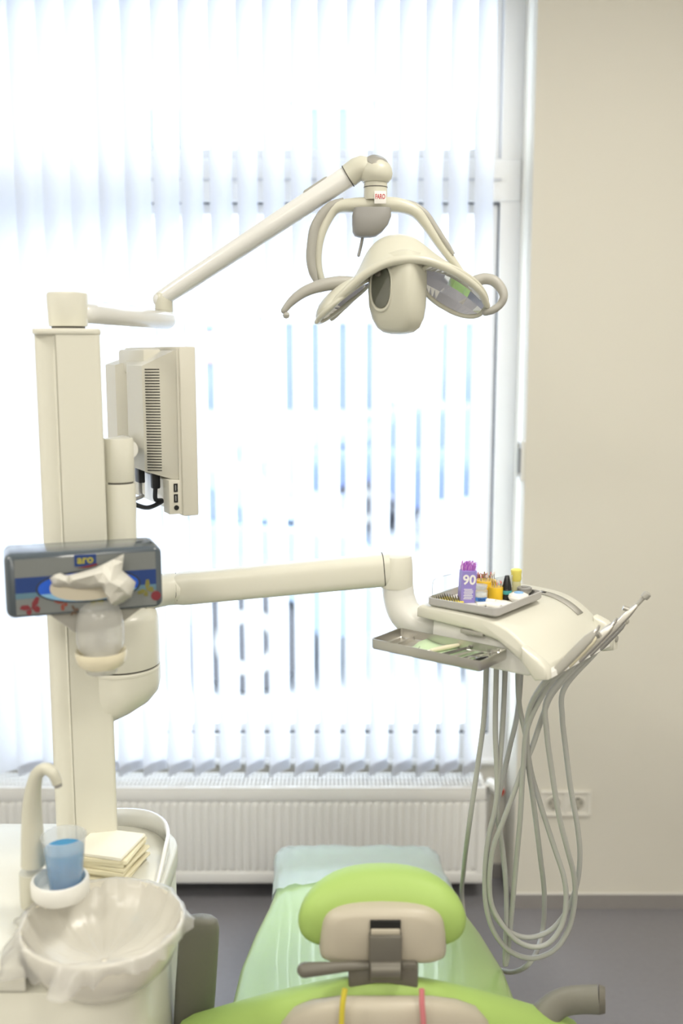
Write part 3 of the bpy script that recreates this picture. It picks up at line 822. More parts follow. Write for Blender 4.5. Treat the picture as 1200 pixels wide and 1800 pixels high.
part('opening_pale_blue', xf(prism([(ox + p[0], oy + p[1]) for p in sell(.074, .022, 2.2, 40) if p[1] < -.0075], .0018, .0023), TM), M_plblue2, face)
part('opening_slot', oval(.056, .0215, ox - .001, oy, .0022, .0027), M_carton, face)
# printed brand panel
bx, by = 0.0, 0.034
part('brand_panel', plate(bx - .016, bx + .016, by - .009, by + .009, .0009, .0015), M_pblue, face, smooth=False)
part('brand_swoosh', xf(prism([(bx - .012, by - .011), (bx + .006, by - .0075), (bx + .018, by - .0055), (bx + .017, by - .0085), (bx + .004, by - .0115)], .0015, .0020), TM), M_pred, face)
part('brand_lettering', text_geo('aro', .0175, TM @ Matrix.Translation(V((bx, by + .001, .0018))), .0002, bold=.0004), M_pyellow, face, smooth=False)
def butterfly(cx, cy, s, rot, m):
    wings = []
    for pts in ([(0, 0), (.2, .5), (.75, .95), (1, .75), (.7, .25), (.1, -.05)], [(.05, -.05), (.55, .1), (.75, -.2), (.5, -.6), (.2, -.45)],
                [(0, 0), (-.2, .45), (-.75, .6), (-1, .35), (-.6, .05)], [(-.05, -.05), (-.5, -.02), (-.6, -.3), (-.35, -.55), (-.1, -.35)]):
        wings.append(prism([(x * s, y * s) for x, y in pts], .0012, .0016))
    M = TM @ Matrix.Translation(V((cx, cy, 0))) @ Matrix.Rotation(rot, 4, 'Z')
    return part('butterfly_print', xf(join(*wings), M), m, face, smooth=False)
butterfly(-.080, -.034, .016, .3, M_pred)
butterfly(-.035, -.0295, .011, 2.0, mat('print_rust', (.28, .07, .05), .4))
butterfly(-.018, -.043, .008, 1.2, M_pbrown)
butterfly(.014, -.0295, .015, .1, M_polive)
butterfly(.090, -.019, .014, .7, M_polive)
part('round_seal', xf(prism(sell(.0075, .0075, 2, 20), .0012, .0017), TM @ Matrix.Translation(V((.104, -.0285, 0)))), M_pred, face)
part('lower_bracket', xf(prism([(-.055, -th_ / 2), (.085, -th_ / 2), (.045, -th_ / 2 - .028), (-.015, -th_ / 2 - .034)], -.055, -.012, bev=.003), TM), M_lgrey, td)
part('wall_mount', xf(span(-.03, .03, -.03, .03, -.112, -.080), TM), M_lgrey, td, smooth=False)

# the pulled-out tissue
ts = []
def TP(zx, zy, d):                         # point on the front, d metres towards the camera
    px, py = zx / 3.87, 920 + zy / 3.87
    p = at(px, py, 1.5)
    # plane through tc_ with normal -ty, shifted by d
    n = -ty
    r = ray(px, py); o = V((0, 0, CAM_H))
    t = ((tc_ + n * d) - o).dot(n) / r.dot(n)
    return o + r * t
from mathutils.geometry import delaunay_2d_cdt
rim_t = [(340, 372, .004), (372, 350, .007), (410, 338, .008), (440, 352, .007), (470, 352, .009), (540, 336, .010), (600, 320, .012), (650, 305, .011), (700, 280, .013), (770, 245, .012), (842, 207, .014),
         (838, 260, .012), (828, 320, .018), (875, 358, .022), (922, 400, .020), (908, 450, .024), (892, 500, .026), (835, 535, .024), (780, 560, .024), (755, 548, .028), (738, 525, .026), (715, 475, .028),
         (690, 430, .020), (640, 437, .012), (590, 442, .008), (540, 443, .006), (490, 438, .006), (440, 428, .006), (400, 435, .004), (362, 425, .004)]
mid_t = [(395, 375, .016), (385, 405, .010), (440, 392, .018), (470, 410, .012), (500, 385, .020), (560, 400, .015), (570, 368, .024), (610, 415, .013), (640, 350, .027), (670, 395, .026), (700, 335, .024), (735, 305, .018),
         (775, 290, .024), (760, 345, .030), (720, 410, .034), (750, 400, .042), (790, 380, .030), (810, 430, .046), (845, 400, .030), (850, 465, .034), (770, 470, .036), (800, 510, .034), (750, 505, .032)]
allp = rim_t + mid_t
nrm_ = len(rim_t)
cdt = delaunay_2d_cdt([V((p[0], -p[1])) for p in allp], [(i, (i + 1) % nrm_) for i in range(nrm_)], [], 1, 1e-4)
vv = []
for c2, src in zip(cdt[0], cdt[3]):
    vv.append(TP(c2.x, -c2.y, allp[src[0]][2]))
part_t = part('paper_tissue', (vv, [tuple(f) for f in cdt[2]]), M_tissue, None, solid=.0005, angle=18)
tag(part_t, 'crumpled white paper tissue pulled out of the smoked dispenser', 'tissue')

# cup dispenser under the tissue box
cd = empty('cup_dispenser', at(178, 1170, 1.505), 'cream ring cup dispenser hanging below the tissue holder', 'cup dispenser')
dc = at(178, 1160, 1.505)
zd = lambda y: at(178, y, 1.465).z
part('dispenser_ring', lathe([(.026, zd(1178)), (.031, zd(1184)), (.037, zd(1176)), (.0395, zd(1163)), (.0385, zd(1156)), (.035, zd(1157)), (.031, zd(1168))], (dc.x, dc.y, 0), 40), M_cream2, cd, angle=60)
part('hanger', tube([V((dc.x - .01, dc.y + .035, zd(1165))), V((dc.x - .012, dc.y + .052, zd(1135))), V((dc.x - .012, dc.y + .05, zd(1096)))], .010, 12, 4), M_lgrey, cd)
for k, (dz, nm) in enumerate(((0, 'uppermost upside-down frosted cup in the dispenser'), (-.028, 'lowest frosted cup poking out under the dispenser ring'))):
    z0, z1 = zd(1176) + dz, zd(1068) + dz
    if k == 0:
        prof = [(.0235, z0), (.0262, z0 + .012), (.034, z0 + .022), (.0358, z0 + .034), (.0358, z1 - .038), (.034, z1 - .022), (.029, z1 - .009), (.020, z1 - .002), (0, z1)]
    else:
        prof = [(.0225, zd(1196)), (.0232, zd(1195)), (.0245, zd(1180)), (.021, zd(1150)), (.019, zd(1120)), (0, zd(1119))]
    o = part('frosted_cup', lathe(prof, (dc.x, dc.y, 0), 36), M_cupd, None, angle=60)
    tag(o, nm, 'cup', 'frosted cups in the dispenser')

# ================================================================== MONITOR
mn = empty('monitor', (-0.36, 1.96, 1.36), 'ivory flat monitor seen from behind on the column bracket', 'monitor')
N0 = at(318, 900, 1.80); N0.z = 0
far = at(226, 840, 2.12); far.z = 0
mu = (far - N0); mw = 0.372; mu.normalize()
mnrm = V((-mu.y, mu.x, 0))                          # towards the back side
if mnrm.dot(V((0, -1, 0))) < 0: mnrm = -mnrm
MZ0, MZ1 = at(330, 908, 1.80).z, at(330, 609, 1.80).z
mh = MZ1 - MZ0
MM = Matrix.Translation(V((N0.x, N0.y, MZ0))) @ Matrix((mu, V((0, 0, 1)), mnrm)).transposed().to_4x4()   # x along width from near edge, y up, z out of the back
part('bezel', xf(join(span(0, mw, 0, mh, -.034, -.004, .003), span(.004, mw - .004, .004, mh - .004, -.004, .0)), MM), M_mon, mn)
part('screen', xf(span(.015, mw - .015, .015, mh - .015, -.0350, -.0335), MM), M_screen, mn, smooth=False)
# rear housing: sloped sides
def frustum(x0, x1, y0, y1, ix0, ix1, iy0, iy1, d):
    return loft([[V((a, b, 0)) for a, b in ((x0, y0), (x1, y0), (x1, y1), (x0, y1))], [V((a, b, d)) for a, b in ((ix0, iy0), (ix1, iy0), (ix1, iy1), (ix0, iy1))]])
HB, HT = 0.075, mh - 0.030
DP = 0.050
part('rear_housing', xf(frustum(.012, mw - .012, HB - .012, mh - .006, .050, .150, HB + .004, HT - .004, DP), MM), M_mon, mn, smooth=False)
part('rear_housing_far', xf(frustum(.205, mw - .012, HB - .012, HT + .01, .240, .318, HB + .004, HT - .004, DP), MM), M_mon, mn, smooth=False)
part('rear_hump', xf(span(.09, .27, HT - .02, mh - .004, 0, .036, .006), MM), M_mon, mn)
part('recess_plate', xf(span(.13, .25, HB, HT - .01, .02, .030), MM), M_white, mn, smooth=False)
part('cable_cover', xf(prism(sell(.018, .035, 3, 24), .028, .040, bev=.002), MM @ Matrix.Translation(V((.175, .16, 0)))), M_white, mn)
# vents on the near slope
s0, s1 = V((.012 + .006, 0, .006)), V((.050 - .004, 0, DP - .004))
sd = (s1 - s0)
nv = V((-(sd.z), 0, sd.x)).normalized()
sl = []
for k in range(37):
    y = HB + .006 + (HT - HB - .016) * k / 36
    a, b = s0 + V((0, y, 0)) + nv * .0003, s1 + V((0, y, 0)) + nv * .0003
    hgt = .0009
    sl.append(loft([[a + V((0, -hgt, 0)) - nv * .002, a + V((0, hgt, 0)) - nv * .002, a + V((0, hgt, 0)), a + V((0, -hgt, 0))],
                    [b + V((0, -hgt, 0)) - nv * .002, b + V((0, hgt, 0)) - nv * .002, b + V((0, hgt, 0)), b + V((0, -hgt, 0))]]))
part('vent_slots', xf(join(*sl), MM), M_slot, mn, smooth=False, kind='stuff')
# port block at the lower near corner
pb = part('port_block', xf(span(.004, .040, .004, .066, -.002, .020, .002), MM), M_mon, mn)
for yc in (.052, .033):
    p = part('usb_port', xf(span(.0030, .0045, yc - .0075, yc + .0075, .004, .0112), MM), M_slot, pb, smooth=False)
    part('usb_tongue', xf(span(.0026, .0032, yc - .005, yc + .005, .0072, .0088), MM), M_cablegrey, p, smooth=False)
part('audio_jack', xf(lathe([(.0045, -.0008), (.0045, .0008), (.002, .0012), (0, .0005)], (.0035, .016, .007), 16, axis_M((-1, 0, 0))), MM), M_slot, pb)
part('connector_plate', xf(span(.05, .20, .008, .060, 0, .010, .002), MM), M_white, mn)
# cables
c1 = MM @ V((.062, HB - .004, .028))
part('power_plug', xf(span(.054, .070, HB - .030, HB + .004, .020, .035, .003), MM), M_black, mn)
part('video_plug', xf(span(.150, .178, HB - .030, HB + .002, .022, .034, .002), MM), M_black, mn)
c1 = MM @ V((.062, HB - .028, .028)); c2 = MM @ V((.164, HB - .03, .028))
e1 = V((bc.x + .02, bc.y + .05, at(235, 885, 1.78).z))
part('power_cable', tube([c1, c1 + V((0, 0, -.022)), at(285, 880, 1.86), at(262, 892, 1.82), at(243, 889, 1.79), at(225, 880, 1.765)], .0042, 10, 6), M_black, mn)
part('video_cable', tube([c2, c2 + V((0, 0, -.02)), at(250, 872, 1.86), at(238, 877, 1.80), at(226, 880, 1.77)], .0036, 10, 6), M_cablegrey, mn)
mb = MM @ V((.17, .105, .045))
part('mount_neck', tube([V((bc.x + .015, bc.y + .01, at(232, 790, 1.72).z)), V((mb.x - .01, mb.y - .02, at(240, 790, 1.8).z)), MM @ V((.175, .115, .028))], .0165, 20, 1), M_white, mn)

# ================================================================== OPERATING LAMP
lp = empty('operating_lamp', (-0.45, 1.70, CT + .01), 'cream dental operating lamp on a jointed white arm', 'operating lamp')
lc = at(119, 545, CY); lz0, lz1 = CT + .012, at(119, 512, CY - .03).z
part('pole_collar', lathe([(0, CT + .010), (.027, CT + .010), (.027, lz0 + .003), (0, lz0 + .003)], (lc.x, lc.y, 0), 32), M_seam, lp)
part('pole_cap', lathe([(0, lz0 + .002), (.0305, lz0 + .002), (.0318, lz0 + .005), (.0335, lz1 - .006), (.0328, lz1 - .002), (.030, lz1), (0, lz1)], (lc.x, lc.y, 0), 40), M_cream, lp)
A0 = V((lc.x + .025, lc.y + .012, at(160, 551, 1.73).z)); A1 = at(293, 563, 1.98)
part('lower_arm', tube([A0, A1], .0165, 24, 1, round_ends=True), M_lampwhite, lp)
d_ = (A1 - A0).normalized()
part('arm_film', tube([A0 + d_ * .012, A0 * .6 + A1 * .4 + V((0, 0, .0005)), A1 + d_ * .006], [.0212, .0202, .0195], 28, 4), M_film, lp)
J = at(288, 532, 1.985)
part('elbow_joint', join(lathe([(0, -.022), (.0165, -.022), (.0172, -.018), (.0175, .006), (.016, .016), (.010, .022), (0, .024)], J, 28)), M_lamp, lp)
part('elbow_gap', lathe([(0, -.0255), (.0155, -.0255), (.0155, -.021), (0, -.021)], J, 24), M_seam, lp)
B0, B1 = at(282, 526, 1.985), at(622, 303, 1.93)
bd = (B1 - B0).normalized()
part('upper_arm', tube([B0, B0 + bd * .03, B0 + bd * .06, B1 - bd * .004], [.0150, .0160, .0170, .0200], 28, 2, round_ends=True), M_lampwhite, lp)
mid = B1 - bd * .075 + V((-.006, -.004, .0152))
part('arm_slot', tube([mid - bd * .022, mid + bd * .022], .0055, 12, 1, round_ends=True), M_lgrey, lp)
LY = 1.93
H = at(660, 305, LY)
part('arm_joint', tube([B1 - bd * .012, B1 + bd * .016, H], [.0212, .0212, .018], 28, 3), M_lamp, lp)
part('joint_gap', tube([B1 - bd * .0135, B1 - bd * .0118], .0214, 28, 1), M_seam, lp)
part('head_swivel', lathe([(0, -.016), (.0235, -.016), (.029, -.010), (.031, -.001), (.030, .008), (.026, .016), (.016, .0235), (0, .027)], H, 36, None, 1.0, 1.0), M_lamp, lp)
part('swivel_inset', lathe([(0, .000), (.020, -.001), (.021, .0015), (.016, .006), (0, .008)], H + V((.003, -.010, .0185)), 28, axis_M((.25, -.55, .8))), mat('satin_grey_inset', (.50, .48, .43), .3, metal=.5), lp)
part('neck', lathe([(0, at(660, 352, LY).z), (.0215, at(660, 352, LY).z), (.0215, at(660, 331, LY).z), (.0212, at(660, 318, LY).z), (0, at(660, 318, LY).z)], (H.x, H.y, 0), 28), M_lamp, lp)
part('neck_gap', lathe([(0, at(660, 330.5, LY).z), (.0219, at(660, 330.5, LY).z), (.0219, at(660, 329, LY).z), (0, at(660, 329, LY).z)], (H.x, H.y, 0), 28), M_seam, lp)
# badge with red lettering
bpos = at(668, 347, LY - .0225)
bg_ = part('badge', box(bpos, (.0215, .0025, .0225), .001), M_whitep, lp)
part('badge_lettering', text_geo('FARO', .0072, Matrix.Translation(bpos + V((0, -.0014, .001))) @ Matrix(((1, 0, 0), (0, 0, -1), (0, 1, 0))).to_4x4() @ Matrix.Diagonal((1, 1.7, 1, 1)), .0002, bold=.00015), mat('badge_red', (.55, .07, .09), .4), bg_, smooth=False)
# yoke
ycrest = [(560, 503), (551, 478), (549, 448), (554, 415), (567, 384), (590, 362), (625, 357), (660, 357), (698, 357), (728, 367), (753, 392), (778, 428), (798, 455), (815, 478)]
def yd(i): return LY + [.012, .008, .004, 0, 0, 0, 0, 0, 0, 0, .004, .008, .01, .012][i]
ypts = [at(x + (9 if i < 5 else (-5 if i > 9 else 0)), y + (3 if 4 < i < 10 else 0), yd(i)) for i, (x, y) in enumerate(ycrest)]
part('yoke', tube(ypts, [.0075, .008, .008, .0085, .009, .0105, .013, .014, .013, .0105, .009, .008, .0075, .006], 20, 6, up=(0, 1, 0), ratio=1.0), M_lamp, lp, angle=60)
part('yoke_rear_flange', tube([p + V((0, .014, 0)) for p in ypts], [.007, .0075, .0075, .008, .0085, .010, .012, .013, .012, .010, .0085, .0075, .007, .0055], 16, 6), M_lampwhite, lp, angle=60)
lpts = [at(x, y, LY - .002) for x, y in ((604, 351), (583, 361), (566, 378), (553, 402), (548, 430), (546, 455), (550, 480), (556, 497))]
part('yoke_cover', tube(lpts, [.004, .0082, .0095, .0098, .0095, .009, .0078, .004], 18, 5), M_lgrey, lp)
rpts = [at(x, y, LY + .004) for x, y in ((711, 352), (728, 360), (748, 376), (766, 402), (784, 428), (797, 447))]
part('yoke_cover', tube(rpts, [.002, .0055, .0062, .006, .005, .003], 18, 5), M_lgrey, lp)
# control box and stick
rings = []
for y, cx, hw, hd in ((366, 654, .034, .020), (380, 653, .036, .024), (395, 650, .033, .024), (408, 645, .027, .021), (415, 642, .020, .017), (417.5, 642, .012, .010)):
    c = at(cx, y, LY - .004)
    rings.append([c + V((p[0], p[1], 0)) for p in sell(hw, hd, 3.2, 28)])
part('control_box', loft(rings), M_grey, lp, angle=50)
part('control_lever', tube([at(638, 412, LY), at(635, 428, LY), at(630, 449, LY - .004)], .0028, 10, 3, round_ends=True), M_grey, lp)
# central pod
PY = 1.865
rings = []
prot = math.radians(-38)
for y, cx, hx, hy in ((440, 704, .018, .012), (446, 702, .040, .024), (458, 700, .0475, .030), (480, 699, .050, .033), (510, 698, .0505, .034), (538, 698, .049, .0335), (560, 699, .044, .031), (576, 700, .036, .026), (584, 700, .026, .019), (587.5, 700, .012, .009)):
    c = at(cx, y, PY)
    ring = []
    for p in sell(hx, hy, 4.2, 44):
        q = V((p[0], p[1], 0)); q.rotate(Matrix.Rotation(prot, 3, 'Z'))
        ring.append(c + q)
    rings.append(ring)
part('pod', loft(rings), M_lamp, lp, angle=60)
# oval opening on the pod's left face
pn = V((math.sin(prot), -math.cos(prot), 0)).normalized()
oc = at(698, 506, PY) + pn * .0338 + V((-math.cos(prot), -math.sin(prot), 0)) * .012
oM = axis_M(pn, (pn.y, -pn.x, 0))
rim_pts = []
opn = [(p[0], p[1]) for p in sell(.0225, .040, 2.3, 36)]
def oring(k, d): return [oc + oM @ V((p[0] * k, p[1] * k, d)) for p in opn]
part('pod_opening_rim', loft([oring(1.12, -.004), oring(1.09, .0008), oring(1.03, .0016), oring(.97, .0008), oring(.93, -.0035)], False, False), M_lamp, lp, angle=60)
part('pod_lens', loft([oring(.96, -.003), oring(.9, .0006), oring(.5, .0010)], True, True), mat('grey_lens', (.12, .125, .10), .08, coat=.8), lp)
part('pod_knob', lathe([(0, 0), (.006, 0), (.006, .004), (.004, .006), (0, .006)], oc + oM @ V((.004, -.024, .001)), 16, oM), M_dgrey, lp)
# canopy shell
fr = [(556, 566), (580, 540), (612, 508), (645, 480), (680, 462), (715, 456), (748, 458), (782, 470), (815, 488), (843, 512), (856, 537)]
md = [(562, 553), (600, 519), (631, 487), (639, 450), (655, 420), (690, 405), (728, 412), (752, 443), (785, 462), (820, 486), (850, 515)]
bk = [(578, 552), (604, 525), (632, 500), (650, 470), (668, 445), (695, 430), (725, 435), (750, 460), (785, 480), (820, 505), (848, 530)]
FD = [1.862, 1.850, 1.838, 1.830, 1.825, 1.822, 1.824, 1.832, 1.845, 1.862, 1.885]
BD = [1.905, 1.915, 1.925, 1.935, 1.94, 1.942, 1.94, 1.938, 1.935, 1.93, 1.925]
rows = []
rows.append([at(x, y + 3, d) for (x, y), d in zip(fr, FD)])
rows.append([at(a[0] * .72 + b[0] * .28, a[1] * .66 + b[1] * .34 - 1, e * .72 + f * .28) for a, b, e, f in zip(fr, md, FD, BD)])
rows.append([at(a[0] * .35 + b[0] * .65, a[1] * .25 + b[1] * .75 - 1, e * .5 + f * .5) for a, b, e, f in zip(fr, md, FD, BD)])
rows.append([at(x, y, e * .25 + f * .75) for (x, y), e, f in zip(md, FD, BD)])
rows.append([at(x, y, f + .03) for (x, y), f in zip(bk, BD)])
rows.append([at(x, y + 22, f + .035) for (x, y), f in zip(bk, BD)])
part('canopy', grid(rows), M_lamp, lp, subsurf=2, solid=.006, angle=180, soff=0)
part('front_rim', tube([at(x, y, d) for (x, y), d in zip(fr, FD)], [.004, .0065, .0075, .008, .008, .008, .008, .0075, .007, .0065, .006], 16, 5, round_ends=True), M_lamp, lp, angle=60)
# wings: ring frames with faceted reflectors
def wing(name_r, c, a, b, n, rim_r, mats, lbl):
    a, b, n = V(a), V(b), V(n).normalized()
    pts = []
    N = 40
    for k in range(N + 1):
        t = 2 * PI * k / N
        pts.append(c + a * math.copysign(abs(math.cos(t)) ** .9, math.cos(t)) + b * math.copysign(abs(math.sin(t)) ** .9, math.sin(t)))
    part('wing_frame', tube(pts, rim_r, 12, 1, caps=False), M_lamp, lp, angle=60)
    # concave reflector of flat facets
    nu, nv_ = 12, 5
    vs, fs = [], []
    rows = []
    for j in range(nv_ + 1):
        v = -1 + 2 * j / nv_
        row = []
        for i in range(nu + 1):
            u = -1 + 2 * i / nu
            # squircle map
            x = u * math.sqrt(1 - v * v / 2); y = v * math.sqrt(1 - u * u / 2)
            dep = .018 * (1 - (x * x + y * y))
            row.append(c + a * x * .97 + b * y * .97 - n * dep)
        rows.append(row)
    g = grid(rows)
    part('reflector', g, mats, lp, smooth=False, label=lbl)
    # back shell of the wing
    rows = []
    for j in range(7):
        ph_ = PI / 2 * j / 6
        rows.append([c + (a * math.cos(t) + b * math.sin(t)) * math.cos(ph_) * 1.0 - n * (.026 * math.sin(ph_) + .002) for t in [2 * PI * k / 36 for k in range(37)]])
    part('wing_shell', grid(rows), M_lamp, lp, angle=60)
cR = at(797, 511, 1.878)
aR = (at(853, 543, 1.905) - at(741, 479, 1.85)) * .5
bR = (at(812, 482, 1.845) - at(782, 545, 1.915)) * .5
nR = aR.cross(bR)
if nR.y > 0: nR = -nR
wing('r', cR, aR, bR, nR, [.0045] * 41, M_mirror, 'faceted mirror reflector')
cL = at(606, 528, 1.885)
aL = (at(558, 566, 1.87) - at(654, 490, 1.88)) * .5
bL = (at(600, 524, 1.84) - at(611, 533, 1.93)) * .5
nL = aL.cross(bL)
if nL.z > 0: nL = -nL
wing('l', cL, aL, bL, nL, [.0045] * 41, M_mirror, 'faceted mirror reflector')
# handles
part('handle', tube([at(622, 497, 1.885), at(596, 497, 1.88), at(565, 502, 1.87), at(535, 513, 1.86), at(512, 530, 1.852), at(499, 546, 1.85)], [.011, .0125, .0115, .0098, .0078, .0058], 18, 6, round_ends=True), M_lgrey, lp)
part('handle_tip', lathe([(0, -.0065), (.0045, -.005), (.0065, 0), (.0045, .005), (0, .0065)], at(503, 554, 1.85), 16), M_lgrey, lp)
part('handle', tube([at(836, 494, 1.90), at(852, 490, 1.90), at(868, 494, 1.895), at(881, 508, 1.89), at(885, 522, 1.885), at(879, 535, 1.885), at(866, 545, 1.885), at(853, 549, 1.89)], [.0105, .0105, .010, .009, .0075, .007, .0068, .0068], 18, 6, round_ends=True), M_lgrey, lp)

# ================================================================== INSTRUMENT TABLE AND ITS ARM
TA = V((0.3206, 1.60, 0))                               # front left corner of the table
TL = V((-0.79, 0.614, 0)).normalized()                  # towards its back
TWD = V((0.614, 0.79, 0)).normalized()                  # along its front edge
def TU(s, w, z): return TA + TL * s + TWD * w + V((0, 0, z))
it = empty('instrument_table', TU(.11, .14, 1.122), 'cream dentist instrument table with sloping front on a jointed arm', 'instrument table')
W1 = 0.275
def ext(poly, w0, w1, bev=.004):
    M = Matrix.Translation(TA) @ Matrix((TL, V((0, 0, 1)), TWD)).transposed().to_4x4()
    return xf(prism(poly, w0, w1, bev=bev), M)
def arc_pts(p):
    return [(q.x, q.y) for q in smooth_path([V((a, b, 0)) for a, b in p], None, 4)]
lid_top = arc_pts([(-.006, 1.142), (.012, 1.160), (.035, 1.181), (.06, 1.197), (.09, 1.207), (.13, 1.211), (.235, 1.213)])
lid = [(-.006, 1.128), *lid_top, (.243, 1.206), (.243, 1.190), (.13, 1.184), (.08, 1.174), (.04, 1.150), (.012, 1.126)]
part('table_lid', ext(lid, .006, W1, .005), M_cream, it, angle=45)
low = [(.012, 1.127), (.04, 1.149), (.08, 1.173), (.13, 1.183), (.215, 1.187), (.218, 1.13), (.21, 1.120), (.03, 1.120)]
part('table_underbody', ext(low, .018, W1 - .012, .004), M_white, it, angle=45)
# control strip on the slope
def slope_z(s):
    for (a, b), (c, d) in zip(lid_top, lid_top[1:]):
        if a <= s <= c: return b + (d - b) * (s - a) / (c - a)
    return lid_top[-1][1]
rows = [[TU(s, w, slope_z(s) + .0012) for w in (W1 - .052, W1 - .030)] for s in [.035 + .085 * k / 10 for k in range(11)]]
cs = part('control_strip', grid(rows), M_lgrey, it, solid=.0012, soff=0)
part('strip_display', grid([[TU(s, w, slope_z(s) + .0022) for w in (W1 - .045, W1 - .036)] for s in (.106, .113)]), M_blk, cs, solid=.0006, soff=0)
# front corner cheeks and holder rail
part('end_cheek', ext([(-.018, 1.128), (-.016, 1.148), (.0, 1.160), (.03, 1.176), (.03, 1.150), (.004, 1.122)], -.004, .018, .005), M_cream, it, angle=45)
part('end_cheek', ext([(-.022, 1.118), (-.022, 1.150), (-.004, 1.168), (.02, 1.176), (.02, 1.14), (.0, 1.112)], W1 - .022, W1 + .004, .006), M_cream, it, angle=45)
part('cheek_screw', lathe([(.006, 0), (.006, .0015), (.003, .0022), (0, .0015)], TU(-.0225, W1 - .010, 1.138), 14, axis_M(-TL)), M_lgrey, it)
part('holder_rail', ext([(-.016, 1.126), (-.014, 1.134), (.002, 1.140), (.006, 1.128)], .016, W1 - .018, .002), M_white, it)
part('tray_rail', box(TU(.13, .012, 1.180), (.045, .012, .008), .002, M=Matrix((TL, TWD, V((0, 0, 1)))).transposed()), M_lgrey, it)
part('hose_fitting', cyl(TU(.15, .10, 1.121), TU(.15, .10, 1.103), .006), M_lgrey, it)
# neck, elbow, arm
EY = 1.815
E = at(697, 1003, EY)
part('elbow', lathe([(0, at(697, 1031, EY).z), (.0295, at(697, 1031, EY).z), (.0302, at(697, 1027, EY).z), (.0285, at(697, 985, EY).z), (.026, at(697, 977, EY).z), (.018, at(697, 973.5, EY).z), (0, at(697, 973, EY).z)], (E.x, E.y, 0), 36), M_cream, it)
part('neck', tube([at(699, 1030, EY), at(701, 1050, EY), at(712, 1078, EY - .005), at(742, 1098, EY - .01), TU(.225, .09, 1.165)], [.0285, .029, .030, .031, .028], 28, 6), M_white, it, angle=60)
R0, R1 = at(322, 1034, 1.795), at(684, 1000, 1.815)
rd = (R1 - R0).normalized()
aM = axis_M(rd, V((rd.y, -rd.x, 0)))
aL_ = (R1 - R0).length
part('arm', loft([[R0 + aM @ V((p[0] * k, p[1] * k, aL_ * f)) for p in sell(.0265, .0292 + .001 * f, 3.4, 40)] for f, k in ((-.075, .35), (-.066, .68), (-.045, .90), (-.015, .98), (0, 1), (.5, 1), (1, 1))]), M_cream, it, angle=50)
part('arm_gap', loft([[R0 + aM @ V((p[0], p[1], aL_ - d)) for p in sell(.0269, .0306, 3.4, 40)] for d in (.012, .0105)]), M_seam, it)
part('shoulder_gap', tube([R0 - rd * .012, R0 - rd * .010], .0292, 32, 1), M_seam, it)
part('shoulder', tube([V((hc.x + .03, hc.y, R0.z)), V((R0.x - .03, R0.y - .01, R0.z)), R0 - rd * .012], [.027, .029, .029], 28, 2), M_cream, it)

# steel instrument tray on its side
mt = empty('steel_tray', TU(.168, -.03, 1.146), 'long shallow steel instrument tray beside the table', 'tray')
S0, S1_, Wt0, Wt1 = .058, .275, -.086, .0045
tzb, tzt = 1.1475, 1.1655
def rr_plan(s0, s1, w0, w1, r, z, d=0):
    return [TU((s0 + s1) / 2 + p[0], (w0 + w1) / 2 + p[1], z) for p in rrect(s1 - s0 - 2 * d, w1 - w0 - 2 * d, max(r - d, .001), 4)]
part('tray_shell', loft([rr_plan(S0, S1_, Wt0, Wt1, .006, tzb, .002), rr_plan(S0, S1_, Wt0, Wt1, .006, tzb + .003), rr_plan(S0, S1_, Wt0, Wt1, .006, tzt),
                    rr_plan(S0, S1_, Wt0, Wt1, .006, tzt, .0018), rr_plan(S0, S1_, Wt0, Wt1, .006, tzb + .003, .0022), rr_plan(S0, S1_, Wt0, Wt1, .006, tzb + .0012, .004)]), M_steel, mt, angle=40)
part('tray_divider', box(TU(.245, (Wt0 + Wt1) / 2, tzb + .004), (.003, Wt1 - Wt0 - .006, .006), 0, M=Matrix((TL, TWD, V((0, 0, 1)))).transposed()), M_steel, mt, smooth=False)
pz = tzb + .0018
rows = [[TU(s, w, pz + .0006 + (.006 * max(0, (s - .19) / .03) ** 1.5 if s > .19 else 0) * (1 if w > -.03 else .3)) for w in [-.068 + .074 * k / 5 for k in range(6)]] for s in [.068 + .150 * k / 10 for k in range(11)]]
pp = part('paper_sheet', grid(rows), M_paper, None, solid=.0004, soff=1)
tag(pp, 'pale green paper sheet lining the steel tray', 'paper sheet')
def tool(label, name='hand_instrument', cat='dental instrument'):
    return empty(name, V((0, 0, 0)), label, cat, 'instruments in the steel tray')
def rod(name, s0, w0, s1, w1, r, m, parent, h=0.0, h1=None, ratio=1.0):
    z = pz + .0018
    h1 = h if h1 is None else h1
    return part(name, tube([TU(s0, w0, z + r + h), TU((s0 + s1) / 2, (w0 + w1) / 2, z + r + (h + h1) / 2), TU(s1, w1, z + r + h1)], [r * .8, r, r * .7], 10, 2, round_ends=True), m, parent)
def set_base(e, loc):
    e.location = loc; OFF[e.name] = V(loc)
t = tool('thick pale handled scaler lying on the green paper', 'dental_scaler'); set_base(t, TU(.15, -.03, pz))
rod('handle', .172, -.052, .152, .006, .0042, M_cream2, t); rod('working_tip', .172, -.052, .186, -.066, .0012, M_steelp, t, .003)
part('hook', tube([TU(.186, -.066, pz + .006), TU(.189, -.0665, pz + .009), TU(.1885, -.064, pz + .013)], [.0011, .0009, .0005], 8, 3), M_steelp, t)
t = tool('dark steel tweezers lying open beside the pale scaler', 'tweezers'); set_base(t, TU(.13, -.03, pz))
rod('arm', .153, -.060, .130, .006, .0018, M_steeld, t, .0005, .003); rod('arm', .145, -.060, .127, .006, .0018, M_steeld, t, .0005, .003)
part('joint', box(TU(.1285, .006, pz + .007), (.008, .010, .006), .001, M=Matrix((TL, TWD, V((0, 0, 1)))).transposed()), M_steeld, t)
t = tool('slim tweezers with serrated grips in the middle of the tray', 'tweezers'); set_base(t, TU(.12, -.03, pz))
